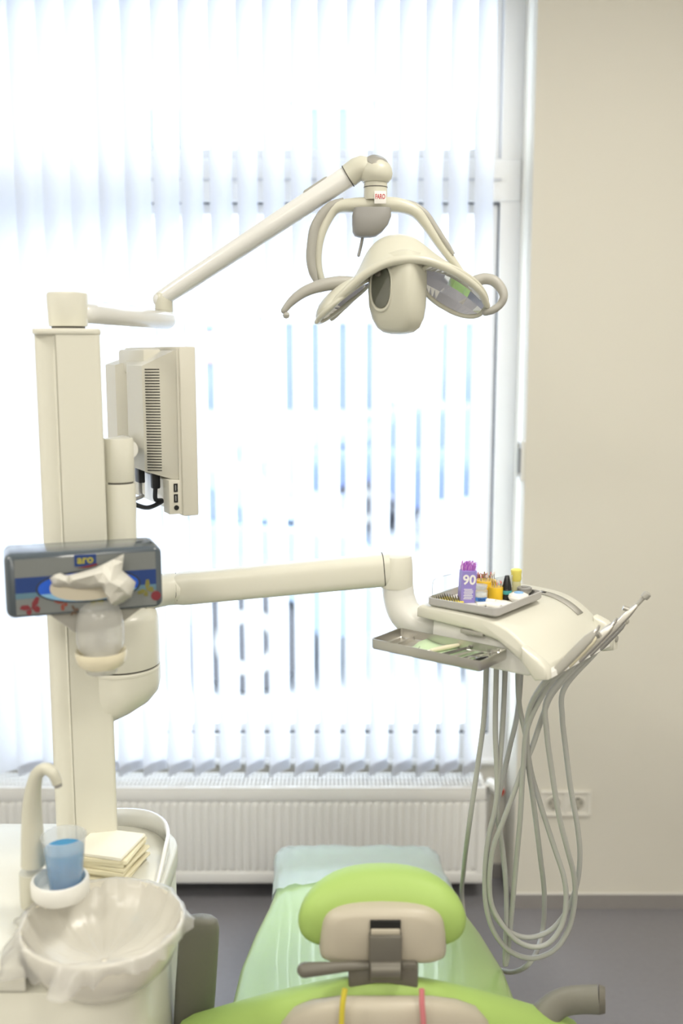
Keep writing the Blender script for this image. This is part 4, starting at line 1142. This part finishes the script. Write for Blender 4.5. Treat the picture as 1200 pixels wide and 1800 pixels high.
rod('arm', .133, -.062, .117, -.006, .0016, M_steel, t, 0, .002); rod('arm', .128, -.063, .115, -.006, .0016, M_steel, t, 0, .002)
t = tool('double ended probe lying across the tray', 'dental_probe'); set_base(t, TU(.1, -.03, pz))
rod('shaft', .112, -.060, .098, .002, .0021, M_steeld, t, 0); rod('hook', .112, -.060, .117, -.070, .0009, M_steelp, t, .001)
t = tool('round mouth mirror near the right end of the tray', 'mouth_mirror'); set_base(t, TU(.085, -.03, pz))
rod('handle', .104, -.064, .086, -.004, .0024, M_steelp, t, .001)
part('mirror_disc', lathe([(0, 0), (.010, 0), (.0105, .001), (.0095, .002), (0, .0018)], TU(.080, .004, pz + .004), 24, axis_M((.2, -.5, .8))), M_steelp, t)
t = tool('ring handled scissors at the right end of the tray', 'scissors'); set_base(t, TU(.08, -.03, pz))
for dw, dsx in ((-.055, .092), (-.046, .078)):
    c = TU(dsx, dw, pz + .006)
    part('finger_ring', tube([c + TL * .009 * math.cos(a) + TWD * .008 * math.sin(a) + V((0, 0, .002 * math.sin(a))) for a in [2 * PI * k / 20 for k in range(21)]], .0016, 8, 1, caps=False), M_steelp, t)
rod('blade', .086, -.047, .073, .008, .0018, M_steelp, t, .003); rod('blade', .079, -.038, .077, .008, .0018, M_steelp, t, .003)
part('pivot', lathe([(0, 0), (.003, 0), (.003, .002), (0, .0025)], TU(.079, -.016, pz + .007), 12), M_steeld, t)
t = tool('black handled plugger beside the scissors', 'dental_plugger'); set_base(t, TU(.09, -.05, pz))
rod('handle', .083, -.068, .074, -.035, .0026, M_blk, t, .004); rod('shank', .074, -.035, .070, -.018, .0012, M_steelp, t, .004)
t = tool('thin spatula tucked along the inner tray wall', 'dental_spatula'); set_base(t, TU(.1, 0, pz))
rod('shaft', .128, -.010, .075, -.002, .0016, M_steelp, t, .002)
t = tool('short chrome clamp lying at the tray corner', 'dental_clamp'); set_base(t, TU(.07, -.02, pz))
c = TU(.070, -.012, pz + .007)
part('bow', tube([c + TL * .008 * math.cos(a) + TWD * .012 * math.sin(a) + V((0, 0, .002 * math.cos(a))) for a in [-2.6 + 5.2 * k / 14 for k in range(15)]], .0013, 8, 1), M_steelp, t)
part('jaw', tube([c + TL * -.007 + TWD * -.006, c + TL * -.007 + TWD * .006], .0022, 8, 1), M_steelp, t)

# grey tray on top of the table
gt = empty('grey_tray', TU(.15, .095, 1.2135), 'small grey plastic tray of supplies on top of the table', 'tray')
G0, G1, H0, H1 = .082, .223, .006, .178
gb, gtz = 1.2145, 1.2290
part('tray_shell', loft([rr_plan(G0, G1, H0, H1, .012, gb, .003), rr_plan(G0, G1, H0, H1, .012, gb + .003), rr_plan(G0, G1, H0, H1, .012, gtz),
                    rr_plan(G0, G1, H0, H1, .012, gtz, .003), rr_plan(G0, G1, H0, H1, .012, gb + .0022, .0045)]), M_alu, gt, angle=40)
part('tray_liner', prism([(p.x, p.y) for p in rr_plan(G0, G1, H0, H1, .012, 0, .005)], gb + .0022, gb + .0030), M_trayfloor, gt)
iz = gb + .0031
def ib(px, py): p = atz(px, py, iz); return p
def clampI(p): return p
SUP = 'supplies on the grey tray'
# purple box of applicator brushes
t = empty('brush_box', ib(819, 1061), 'purple carton marked 90 filled with violet applicator brushes', 'brush box', SUP)
bo = ib(819, 1058); bxw, bxh = .0275, .0575
Mt = Matrix.Translation(bo) @ Matrix.Rotation(math.radians(10), 4, 'Z') @ Matrix.Rotation(math.radians(3), 4, 'Y')
crt = part('carton', xf(join(span(-bxw / 2, bxw / 2, -.009, .009, 0, bxh, .0008, 1)), Mt), M_purple, t)
txM = Mt @ Matrix.Translation(V((0, -.0094, .041))) @ Matrix(((1, 0, 0), (0, 0, -1), (0, 1, 0))).to_4x4()
part('number_print', text_geo('90', .024, txM, .0002, bold=.0006), M_whitep, crt, smooth=False)
part('small_print', xf(join(*[span(-.0085 + (.001 if k % 2 else 0), .0085 - (.002 if k % 3 == 0 else 0), -.0094, -.0090, .024 - k * .0028, .0252 - k * .0028) for k in range(7)]), Mt), M_whitep, crt, smooth=False, kind='stuff')
br, br2 = [], []
for k in range(90):
    x, y = -.0122 + .0244 * ((k * 7) % 15) / 14 + random.uniform(-.0006, .0006), -.007 + .014 * (k // 15) / 5
    hh = bxh + random.uniform(.008, .017)
    g = tube([V((x, y, bxh - .01)), V((x + random.uniform(-.001, .001), y, hh - .004)), V((x + random.uniform(-.002, .002), y, hh))], [.0004, .00055, .0007], 5, 1)
    (br if k % 3 else br2).append(xf(g, Mt))
part('brush_sticks', join(*br), M_purple2, t, kind='stuff'); part('pale_brush_sticks', join(*br2), M_pink2, t, kind='stuff')
# yellow foam with pins
f0 = ib(803, 1056)
t = empty('pin_foam', f0, 'flat yellow foam pad stuck with rows of dark pins', 'foam pad', SUP)
Mf = Matrix.Translation(TU(.193, .044, iz)) @ Matrix((TL, TWD, V((0, 0, 1)))).transposed().to_4x4()
part('foam', xf(span(-.022, .024, -.030, .016, 0, .004, .001), Mf), M_yelfoam, t)
pins = []
for i in range(8):
    for j in range(6):
        x, y = -.019 + i * .0055, -.026 + j * .0068
        pins.append(xf(cyl(V((x, y, .003)), V((x + .001, y, .0115)), .0006, seg=5), Mf))
part('pins', join(*pins), M_steeld, t, kind='stuff')
# clear acrylic shield at the left edge
o = part('acrylic_shield', xf(prism(rrect(.062, .040, .006, 5), -.0007, .0007), Matrix.Translation(TU(G1 - .004, .052, gb + .003 + .020)) @ Matrix((TWD, V((0, 0, 1)), TWD.cross(V((0, 0, 1))))).transposed().to_4x4()), M_glass, None)
tag(o, 'small clear acrylic plate standing at the tray edge', 'plate', SUP)
se = part('shield_edge', tube([TU(G1 - .004, .021, gb + .006), TU(G1 - .004, .021, gb + .036), TU(G1 - .004, .026, gb + .043), TU(G1 - .004, .083, gb + .043)], .0006, 6, 3), M_lgrey, o)
# dark red box
c = ib(845, 1043)
t = empty('red_case', c, 'dark red little case behind the yellow bur stand', 'case', SUP)
part('case_body', box(c + V((0, 0.006, .014)), (.018, .012, .028), .002), M_redbox, t)
part('case_lid', box(c + V((.001, .006, .031)), (.022, .014, .007), .0015), M_redbox, t)
def bur_stand(c, r, h, label, n):
    t = empty('bur_stand', c, label, 'bur stand', SUP)
    part('stand', lathe([(0, 0), (r, 0), (r * 1.02, .001), (r * 1.02, h - .001), (r, h), (0, h)], c, 28), M_yel, t)
    bs, hd = [], []
    for k in range(n):
        a = 2.4 * k; rr = r * .85 * math.sqrt((k + .5) / n)
        p = c + V((rr * math.cos(a), rr * math.sin(a), h - .002)); hh = random.uniform(.007, .013)
        bs.append(cyl(p, p + V((0, 0, hh)), .0007, seg=6)); hd.append((cyl(p + V((0, 0, hh)), p + V((0, 0, hh + .004)), .0014, .0012, seg=8), k))
    part('bur_shanks', join(*bs), M_steelp, t, kind='stuff')
    part('bur_heads', join(*[g for g, k in hd if k % 3 == 0]), mat('bur_white_%s' % label[:5], (.85, .80, .75), .5), t, kind='stuff')
    part('bur_heads_gold', join(*[g for g, k in hd if k % 3 == 1]), M_gold, t, kind='stuff')
    part('bur_heads_pink', join(*[g for g, k in hd if k % 3 == 2]), mat('bur_pink_%s' % label[:5], (.75, .30, .30), .5), t, kind='stuff')
bur_stand(ib(853, 1047), .0185, .029, 'wide yellow bur stand filled with small burs behind the jar', 22)
bur_stand(ib(871, 1053), .0125, .0225, 'smaller round yellow bur pot right of the jar', 9)
# jar with blue label
c = ib(844, 1058)
t = empty('clear_jar', c, 'clear little jar with a blue label before the bur stand', 'jar', SUP)
j = part('jar_body', lathe([(0, 0), (.0115, 0), (.0125, .0015), (.0125, .021), (.0105, .0235), (.0105, .028), (.0095, .028), (.0095, .0235), (0, .023)], c, 28), M_jar, t)
part('jar_lid', lathe([(0, .0265), (.0118, .0265), (.0118, .031), (0, .0315)], c, 28), M_jar, t)
lab = []
for z in (.0035, .0105):
    lab.append([c + V((.0127 * math.sin(a), -.0127 * math.cos(a), z)) for a in [-.9 + 1.8 * k / 10 for k in range(11)]])
part('blue_label', grid(lab), M_dblue, j)
part('label_print', text_geo('SAM', .0065, Matrix.Translation(c + V((0, -.0129, .007))) @ Matrix(((1, 0, 0), (0, 0, -1), (0, 1, 0))).to_4x4(), .0001), M_pblue, j, smooth=False)
part('jar_filling', lathe([(0, .0012), (.0108, .0012), (.0108, .016), (.006, .018), (0, .017)], c, 20), M_cotton, j)
# black dropper bottle
c = ib(890, 1053)
t = empty('dropper_bottle', c, 'black dropper bottle with teal band and tall pointed cap', 'bottle', SUP)
b_ = part('bottle', lathe([(0, 0), (.0085, 0), (.009, .001), (.009, .017), (.0075, .020), (0, .020)], c, 24), M_blk, t)
part('teal_band', lathe([(.0091, .010), (.0093, .0102), (.0093, .0165), (.0091, .0168)], c, 24), M_teal, b_)
part('cap', lathe([(0, .0195), (.0085, .0195), (.0078, .025), (.0042, .042), (.0035, .043), (0, .0435)], c, 24), M_blk, t)
# yellow capped bottle
c = ib(906, 1043)
t = empty('yellow_bottle', c, 'pale bottle with a tall lemon yellow cap', 'bottle', SUP)
part('bottle', lathe([(0, 0), (.0085, 0), (.009, .001), (.0088, .020), (.0085, .024), (0, .024)], c, 24), M_paleyel, t)
part('cap', lathe([(0, .0235), (.0085, .0235), (.0098, .027), (.0095, .038), (.0102, .041), (.0098, .0445), (.007, .046), (0, .046)], c, 24), M_yellowcap, t)
# grey pot, white pot with blue lid
c = ib(921, 1050)
t = empty('grey_pot', c, 'grey round metal pot with a flat lid at the back', 'pot', SUP)
part('pot', lathe([(0, 0), (.0125, 0), (.013, .001), (.013, .014), (0, .014)], c, 28), M_lgrey, t)
part('lid', lathe([(0, .0142), (.0132, .0142), (.0132, .018), (.012, .019), (.006, .0192), (.006, .0205), (0, .0205)], c, 28), M_grey, t)
c = ib(911, 1057)
t = empty('white_pot', c, 'low rounded white pot with a blue disc on top', 'pot', SUP)
part('pot', lathe([(0, 0), (.012, 0), (.017, .004), (.0185, .008), (.017, .0125), (.011, .0155), (0, .016)], c, 32), M_white, t)
part('blue_disc', lathe([(0, .0156), (.0085, .0156), (.0080, .017), (0, .0172)], c, 28), M_lblue, t)
# folded blue clear film behind
o = part('plastic_sachet', grid([[ib(868, 1046) + V((0, .008, .030)), ib(885, 1046) + V((.001, .006, .034)), ib(897, 1046) + V((.004, .006, .036))], [ib(868, 1046) + V((0, .006, 0)), ib(885, 1046) + V((0, .002, .001)), ib(897, 1046) + V((.002, .004, 0))]]), M_jar, None, solid=.0008, soff=0)
tag(o, 'bluish clear plastic sachet standing behind the black bottle', 'sachet', SUP)
# gauze pads and cotton rolls
o = part('gauze_pad', box(ib(882, 1063) + V((0, 0, .0022)), (.042, .030, .004), .0015, rotz=math.radians(-38)), M_cotton, None)
tag(o, 'folded white gauze pad at the front of the grey tray', 'gauze pad', SUP)
for k, (px, py, a, lb) in enumerate(((850, 1066, .3, 'cotton roll lying at the front left of the gauze'), (858, 1060, -.5, 'cotton roll leaning before the little jar'), (868, 1069, -.62, 'cotton roll nearest the front corner of the tray'))):
    c = ib(px, py) + V((0, 0, .0042)); d = V((math.cos(a), math.sin(a), 0)) * .013
    o = part('cotton_roll', tube([c - d, c + d], .0040, 14, 1, round_ends=False), M_cotton, None)
    tag(o, 'white ' + lb, 'cotton roll', SUP)
o = part('bur_key', tube([TU(.095, .150, gb + .012), TU(.098, .163, gb + .0135), TU(.10, .172, gb + .012)], [.002, .0032, .0025], 10, 3, round_ends=True), M_blk, None)
tag(o, 'small black rubber polisher at the right end of the tray', 'polisher', SUP)

# ---------------------------------------------------------------- handpieces with hoses
def z7(p): return (780 + p[0] / 3.214, 1160 + p[1] / 3.214)
HOSES = [
 ([(240, 85), (225, 330), (190, 600), (140, 950), (110, 1200), (103, 1350), (130, 1560), (210, 1690), (320, 1752), (400, 1762), (490, 1705), (555, 1540), (567, 1330), (545, 1120), (505, 800), (472, 540), (477, 300), (500, 190), (535, 120)], 0),
 ([(295, 95), (290, 400), (300, 640), (303, 880), (322, 1000), (345, 1200), (354, 1400), (346, 1640), (347, 1722), (356, 1700), (372, 1550), (403, 1200), (430, 900), (448, 600), (475, 370), (510, 220), (560, 120)], 1),
 ([(345, 105), (335, 300), (312, 620), (290, 840), (252, 1000), (232, 1200), (240, 1400), (290, 1550), (380, 1650), (500, 1685), (620, 1640), (700, 1530), (738, 1370), (735, 1220), (700, 1080), (650, 880), (608, 620), (580, 400), (580, 230), (615, 110)], 2),
 ([(410, 120), (425, 250), (460, 420), (490, 620), (540, 800), (620, 1050), (678, 1230), (690, 1350), (665, 1500), (590, 1600), (510, 1622), (420, 1592), (340, 1510), (272, 1390), (258, 1220), (285, 1040), (335, 910), (395, 750), (445, 610), (495, 500), (560, 310), (612, 190), (662, 90)], 3),
 ([(440, 120), (415, 300), (370, 500), (325, 700), (288, 870), (252, 1010), (238, 1180), (246, 1340), (290, 1450), (370, 1535), (470, 1568), (590, 1535), (680, 1440), (742, 1300), (768, 1120), (755, 950), (715, 720), (685, 480), (668, 320), (675, 170), (712, 70)], 4)]
HN = [('long flat beige syringe handpiece nearest the camera in the holder', 'multi_function_syringe'),
      ('slim ivory turbine handpiece second in the holder', 'turbine_handpiece'),
      ('silver flat handpiece in the middle of the holder', 'micromotor_handpiece'),
      ('silver handpiece with a round knob tip reaching furthest right', 'scaler_handpiece'),
      ('grey handpiece furthest from the camera in the holder', 'curing_handpiece')]
hdir = (-TL * .52 + V((0, 0, .70)) + TWD * .28).normalized()
hs, hu = frame_of(hdir, TWD)
for pts, i in HOSES:
    wpos = [.045, .088, .128, .172, .215][i]
    base = TU(-.012, wpos, 1.130)
    hp = empty(HN[i][1], base, HN[i][0], 'handpiece', 'handpieces in the front holder')
    L = [.092, .070, .085, .120, .066][i]
    m = [M_lgrey, M_cream2, M_steel, M_steel, M_grey][i]
    Mh = Matrix.Translation(base) @ Matrix((hs, hu, hdir)).transposed().to_4x4()
    r = [.0085, .0065, .0078, .0066, .0068][i]
    rings = []
    for z, k in ((-.012, .55), (-.004, .75), (.004, .95), (L * .5, 1.0), (L * .82, .92), (L * .95, .62), (L, .45)):
        rings.append([V((p[0], p[1], z)) for p in sell(r * k, r * k * .78, 3, 20)])
    b_ = part('body', xf(loft(rings), Mh), m, hp, angle=50)
    if i == 3:
        part('knob', xf(lathe([(.0035, L), (.0035, L + .016), (.0065, L + .017), (.0072, L + .021), (.0068, L + .027), (.004, L + .029), (0, L + .029)], (0, 0, 0), 20), Mh), M_lgrey, hp)
        part('lamp_spur', xf(cyl(V((.004, 0, L - .016)), V((.013, -.004, L - .020)), .0042), Mh), M_steel, hp)
    elif i in (0, 2):
        part('nozzle', xf(tube([V((0, 0, L - .002)), V((0, 0, L + .006)), V((.002, -.002, L + .013))], [.0035, .0028, .002], 12, 3), Mh), M_steelp, hp)
        part('grip_plate', xf(span(-r * .6, r * .6, r * .72, r * .86, L * .15, L * .5, .0005), Mh), M_dgrey if i == 0 else M_lgrey, hp)
    else:
        part('head', xf(lathe([(0, -.005), (.005, -.005), (.0055, -.003), (.0055, .004), (.004, .006), (0, .006)], (0, .002, L + .001), 16, axis_M((0, 1, .2))), Mh), M_steelp, hp)
    n = len(pts)
    P = []
    ylft, yrgt, ybot = [1.80, 1.79, 1.80, 1.81, 1.84][i], base.y, [1.93, 1.86, 1.84, 1.83, 1.85][i]
    low_i = max(range(n), key=lambda k: pts[k][1])
    YS = {4: 2.05, 5: 2.16, 6: 2.13, 7: 2.01, 8: 1.93, 9: 1.88, 10: 1.84} if i == 0 else {}
    for k, q in enumerate(pts):
        x, y = z7(q)
        if k <= low_i: f = (k / max(low_i, 1)); Y = ylft + (ybot - ylft) * min(1, f * 1.2)
        else:
            f = (k - low_i) / (n - 1 - low_i); f = max(0, (f - .25) / .75); Y = ybot + (yrgt - ybot) * f
        P.append(at(x, y, YS.get(k, Y)))
    P[0] = V((P[0].x, P[0].y, max(P[0].z, 1.118)))
    P[-1] = base - hdir * .010
    P[-2] = P[-1] * .55 + P[-2] * .45 if i in (0, 1) else P[-2]
    part('hose', tube(P, .0050, 12, 7), M_hose, hp, angle=80)

# ================================================================== DENTAL CHAIR
ch_ = empty('dental_chair', (0.06, 1.9, 0.0), 'lime green dental patient chair seen from behind the headrest', 'dental chair')
CXC = 0.062
def lofted_pad(st, e=2.8, seg=36):
    rings = []
    for Y, xc, hw, zt, th in st:
        rings.append([V((xc + p[0], Y, zt - th / 2 + p[1])) for p in sell(hw, th / 2, e, seg)])
    return loft(rings)
seat_st = [(1.50, .062, .20, .455, .03), (1.515, .062, .245, .475, .08), (1.56, .062, .268, .486, .10), (1.70, .062, .270, .484, .10), (1.85, .060, .262, .478, .095), (1.98, .056, .238, .476, .09), (2.08, .052, .212, .476, .085), (2.15, .049, .201, .470, .08), (2.19, .048, .198, .460, .078)]
M_seat = mat('lime_green_glossy_upholstery', (0.40, 0.58, 0.20), 0.3, spec=0.8, coat=0.5)
part('seat_pad', lofted_pad(seat_st), M_seat, ch_, angle=60)
leg_st = [(2.14, .049, .200, .469, .078), (2.20, .048, .200, .458, .076), (2.30, .045, .204, .427, .074), (2.42, .042, .208, .386, .072), (2.50, .040, .210, .358, .070), (2.545, .040, .205, .344, .062), (2.57, .040, .188, .334, .045), (2.578, .040, .16, .325, .02)]
part('leg_pad', lofted_pad(leg_st), M_seat, ch_, angle=60)
cov = [(Y - .004 if k == 0 else Y + (.006 if k > 4 else 0), x, hw + .006 + .002 * math.sin(k * 2.1), zt + .006 + .002 * math.sin(k * 1.7), th + .012) for k, (Y, x, hw, zt, th) in enumerate(leg_st)]
rings = []
for k, (Y, xc, hw, zt, th) in enumerate(cov):
    ring = []
    for j, p in enumerate(sell(hw, th / 2, 3.4, 48)):
        cr = .0035 * math.sin(j * 1.9 + k * 1.3) + (.010 * (abs(p[0]) / hw) ** 6 if p[1] > 0 and k > 3 else 0)
        ring.append(V((xc + p[0], Y, zt - th / 2 + p[1] + cr)))
    rings.append(ring)
o = part('plastic_cover', loft(rings, cap0=False), M_filmblue, None, angle=80)
tag(o, 'bluish clear plastic cover over the chair foot end', 'plastic cover')
part('seat_base', prism(rounded_plan(-.10, .22, 1.62, 2.10, .08), 0.10, .40, bev=.01), M_shell, ch_)
part('floor_plate', prism(rounded_plan(-.18, .30, 1.50, 2.25, .12), 0.0, .10, bev=.015), M_shell, ch_)
# backrest: butterfly shaped pad
def back_top(x): return .703 - .135 * (abs(x) / .30) ** 1.6
rings = []
xs = [-.335, -.33, -.31, -.27, -.22, -.16, -.10, -.05, 0, .05, .10, .16, .22, .27, .31, .33, .335]
for x in xs:
    edge = 1 if abs(x) < .32 else (.72 if abs(x) < .333 else .3)
    zt = back_top(x); zb = .42 + .03 * (1 - edge)
    zc, hz = (zt + zb) / 2, (zt - zb) / 2 * (.9 + .1 * edge)
    Yc = 1.448 + .10 * (x / .33) ** 2
    dd = (.036 + .012 * min(1, abs(x) / .25)) * edge
    rings.append([V((CXC + x, Yc + p[0] - (p[1] / hz) * -.0 + .04 * (-p[1]) , zc + p[1])) for p in sell(dd, hz, 2.6, 36)])
part('backrest_pad', loft(rings), M_green, ch_, angle=70)
rings = []
for x in [-.165, -.16, -.14, -.11, -.07, -.03, .03, .07, .11, .14, .16, .165]:
    e = 1 if abs(x) < .15 else (.8 if abs(x) < .163 else .4)
    zt = .690 - .06 * (abs(x) / .165) ** 3 - .03 * (1 - e); zb = .44
    Yc = 1.407 + .04 * (x / .165) ** 2
    zc, hz = (zt + zb) / 2, (zt - zb) / 2
    rings.append([V((CXC + .005 + x, Yc + p[0] + .04 * (-p[1]), zc + p[1])) for p in sell(.024 * e, hz, 3.5, 32)])
part('backrest_shell', loft(rings), M_shell, ch_, angle=60)
# headrest
HYc = 1.50
hz0, hz1 = at(670, 1668, HYc).z, at(670, 1531, HYc).z
hX = at(670, 1600, HYc).x
rings = []
N = 22
for k in range(N + 1):
    t = -1 + 2 * k / N
    x = .131 * math.copysign(abs(math.sin(t * PI / 2)) ** .9, t)
    q = max(.0001, 1 - abs(x / .1312) ** 3.2) ** .5
    droop = .007 * (x / .13) ** 2
    hz = (.062) * q; zc = (hz0 + hz1) / 2 - droop + .006
    rings.append([V((hX + x, HYc + .01 + .035 * (x / .13) ** 2 * -1 + p[0], zc + p[1])) for p in sell(.046 * q + .001, hz + .001, 2.3, 36)])
part('headrest_pad', loft(rings), M_green, ch_, angle=80)
rings = []
sz0, sz1 = at(672, 1690, HYc - .05).z, at(672, 1594, HYc - .05).z
for Y, k, e in ((HYc + .01, 1.0, 1), (HYc - .03, 1.0, 1), (HYc - .048, .98, 1), (HYc - .058, .90, 1), (HYc - .062, .76, 1)):
    ring = []
    for p in sell(.098 * k, (sz1 - sz0) / 2 * k, 4.0, 40):
        w = 1.0 + .10 * (-(p[1]) / ((sz1 - sz0) / 2)) * .6
        ring.append(V((hX + .001 + p[0] * w, Y, (sz0 + sz1) / 2 + p[1] - .012 * (abs(p[0]) / .098) ** 2 * (1 if p[1] < 0 else .0))))
    rings.append(ring)
part('headrest_shell', loft(rings, cap0=False), M_shell, ch_, angle=60)
# bracket
q0, q1 = at(648, 1728, 1.425), at(707, 1625, 1.425)
bxc = (q0.x + q1.x) / 2
br_ = part('headrest_bracket', span(q0.x, q1.x, 1.422, 1.450, q0.z, at(677, 1645, 1.425).z, .004), M_brk, ch_)
part('bracket_slot', span(q0.x + .002, q1.x - .002, 1.432, 1.450, at(677, 1648, 1.43).z, q1.z, 0), M_slot, br_, smooth=False)
part('bracket_cap', span(q0.x + .003, q1.x - .003, 1.428, 1.445, at(677, 1647, 1.425).z, at(677, 1637, 1.425).z, .002), M_shell, br_)
part('bracket_hinge', cyl(V((q0.x + .003, 1.424, at(677, 1706, 1.42).z)), V((q1.x - .003, 1.424, at(677, 1706, 1.42).z)), .014), M_brk, br_)
part('bracket_foot', span(at(612, 1700, 1.43).x, at(735, 1700, 1.43).x, 1.430, 1.462, at(670, 1752, 1.43).z, at(670, 1696, 1.43).z, .004), M_brk, ch_)
part('bracket_bolt', span(at(700, 1700, 1.43).x, at(731, 1700, 1.43).x, 1.428, 1.44, at(670, 1705, 1.43).z, at(670, 1693, 1.43).z, .002), M_dgrey, ch_)
part('headrest_lever', tube([at(655, 1697, 1.432), at(610, 1699, 1.428), at(575, 1702, 1.422), at(535, 1705, 1.418)], [.006, .0075, .0095, .0115], 16, 4, round_ends=True), M_dgrey, ch_)
# armrests
rings = []
aT, aB = at(352, 1611, 1.60), at(334, 1840, 1.60)
for f, k in ((0, .25), (.012, .62), (.04, .86), (.10, .97), (.25, 1), (.6, 1.02), (.9, 1), (1, .8)):
    c = aT.lerp(aB, f)
    rings.append([c + V((p[0], p[1] * 1.0 + .03 * f, 0)) for p in sell(.0345 * k, .016 * (.5 + .5 * k), 3.2, 28)])
part('armrest', loft(rings), M_arm, ch_, angle=60)
part('armrest_post', tube([aB + V((0, .03, .02)), aB + V((.01, .03, -.05)), V((-.20, 1.64, .40)), V((-.10, 1.66, .36))], .018, 14, 5), M_arm, ch_)
part('armrest', tube([at(930, 1830, 1.50), at(958, 1785, 1.52), at(985, 1763, 1.535), at(1020, 1757, 1.54), at(1052, 1757, 1.535)], [.018, .0175, .0165, .0165, .017], 22, 6, up=(0, 1, 0), ratio=1.5), M_arm, ch_, angle=60)
part('armrest_end_cap', tube([at(1052, 1757, 1.535), at(1063, 1758, 1.533)], [.0172, .0150], 20, 1, up=(0, 1, 0), ratio=1.5), M_dgrey, ch_)
p0 = at(930, 1830, 1.50)
part('armrest_post', tube([p0, p0 + V((-.02, .01, -.09)), V((.30, 1.54, .44)), V((.24, 1.58, .40))], .018, 14, 5), M_arm, ch_)
# coloured straps hanging behind
def strap(px0, px1, m, lb):
    pts = [at(px0, 1738, 1.383), at((px0 + px1) / 2 - 1, 1765, 1.376), at(px1, 1800, 1.372), at(px1 - 1, 1850, 1.372)]
    o = part('hanging_strap', tube(pts, .0042, 10, 4, up=(0, 1, 0), ratio=1.0), m, None)
    tag(o, lb, 'strap')
strap(606, 600, M_yellowstrap, 'thin yellow cord hanging down the chair back')
strap(741, 744, M_pinkstrap, 'thin pink cord hanging down the chair back')
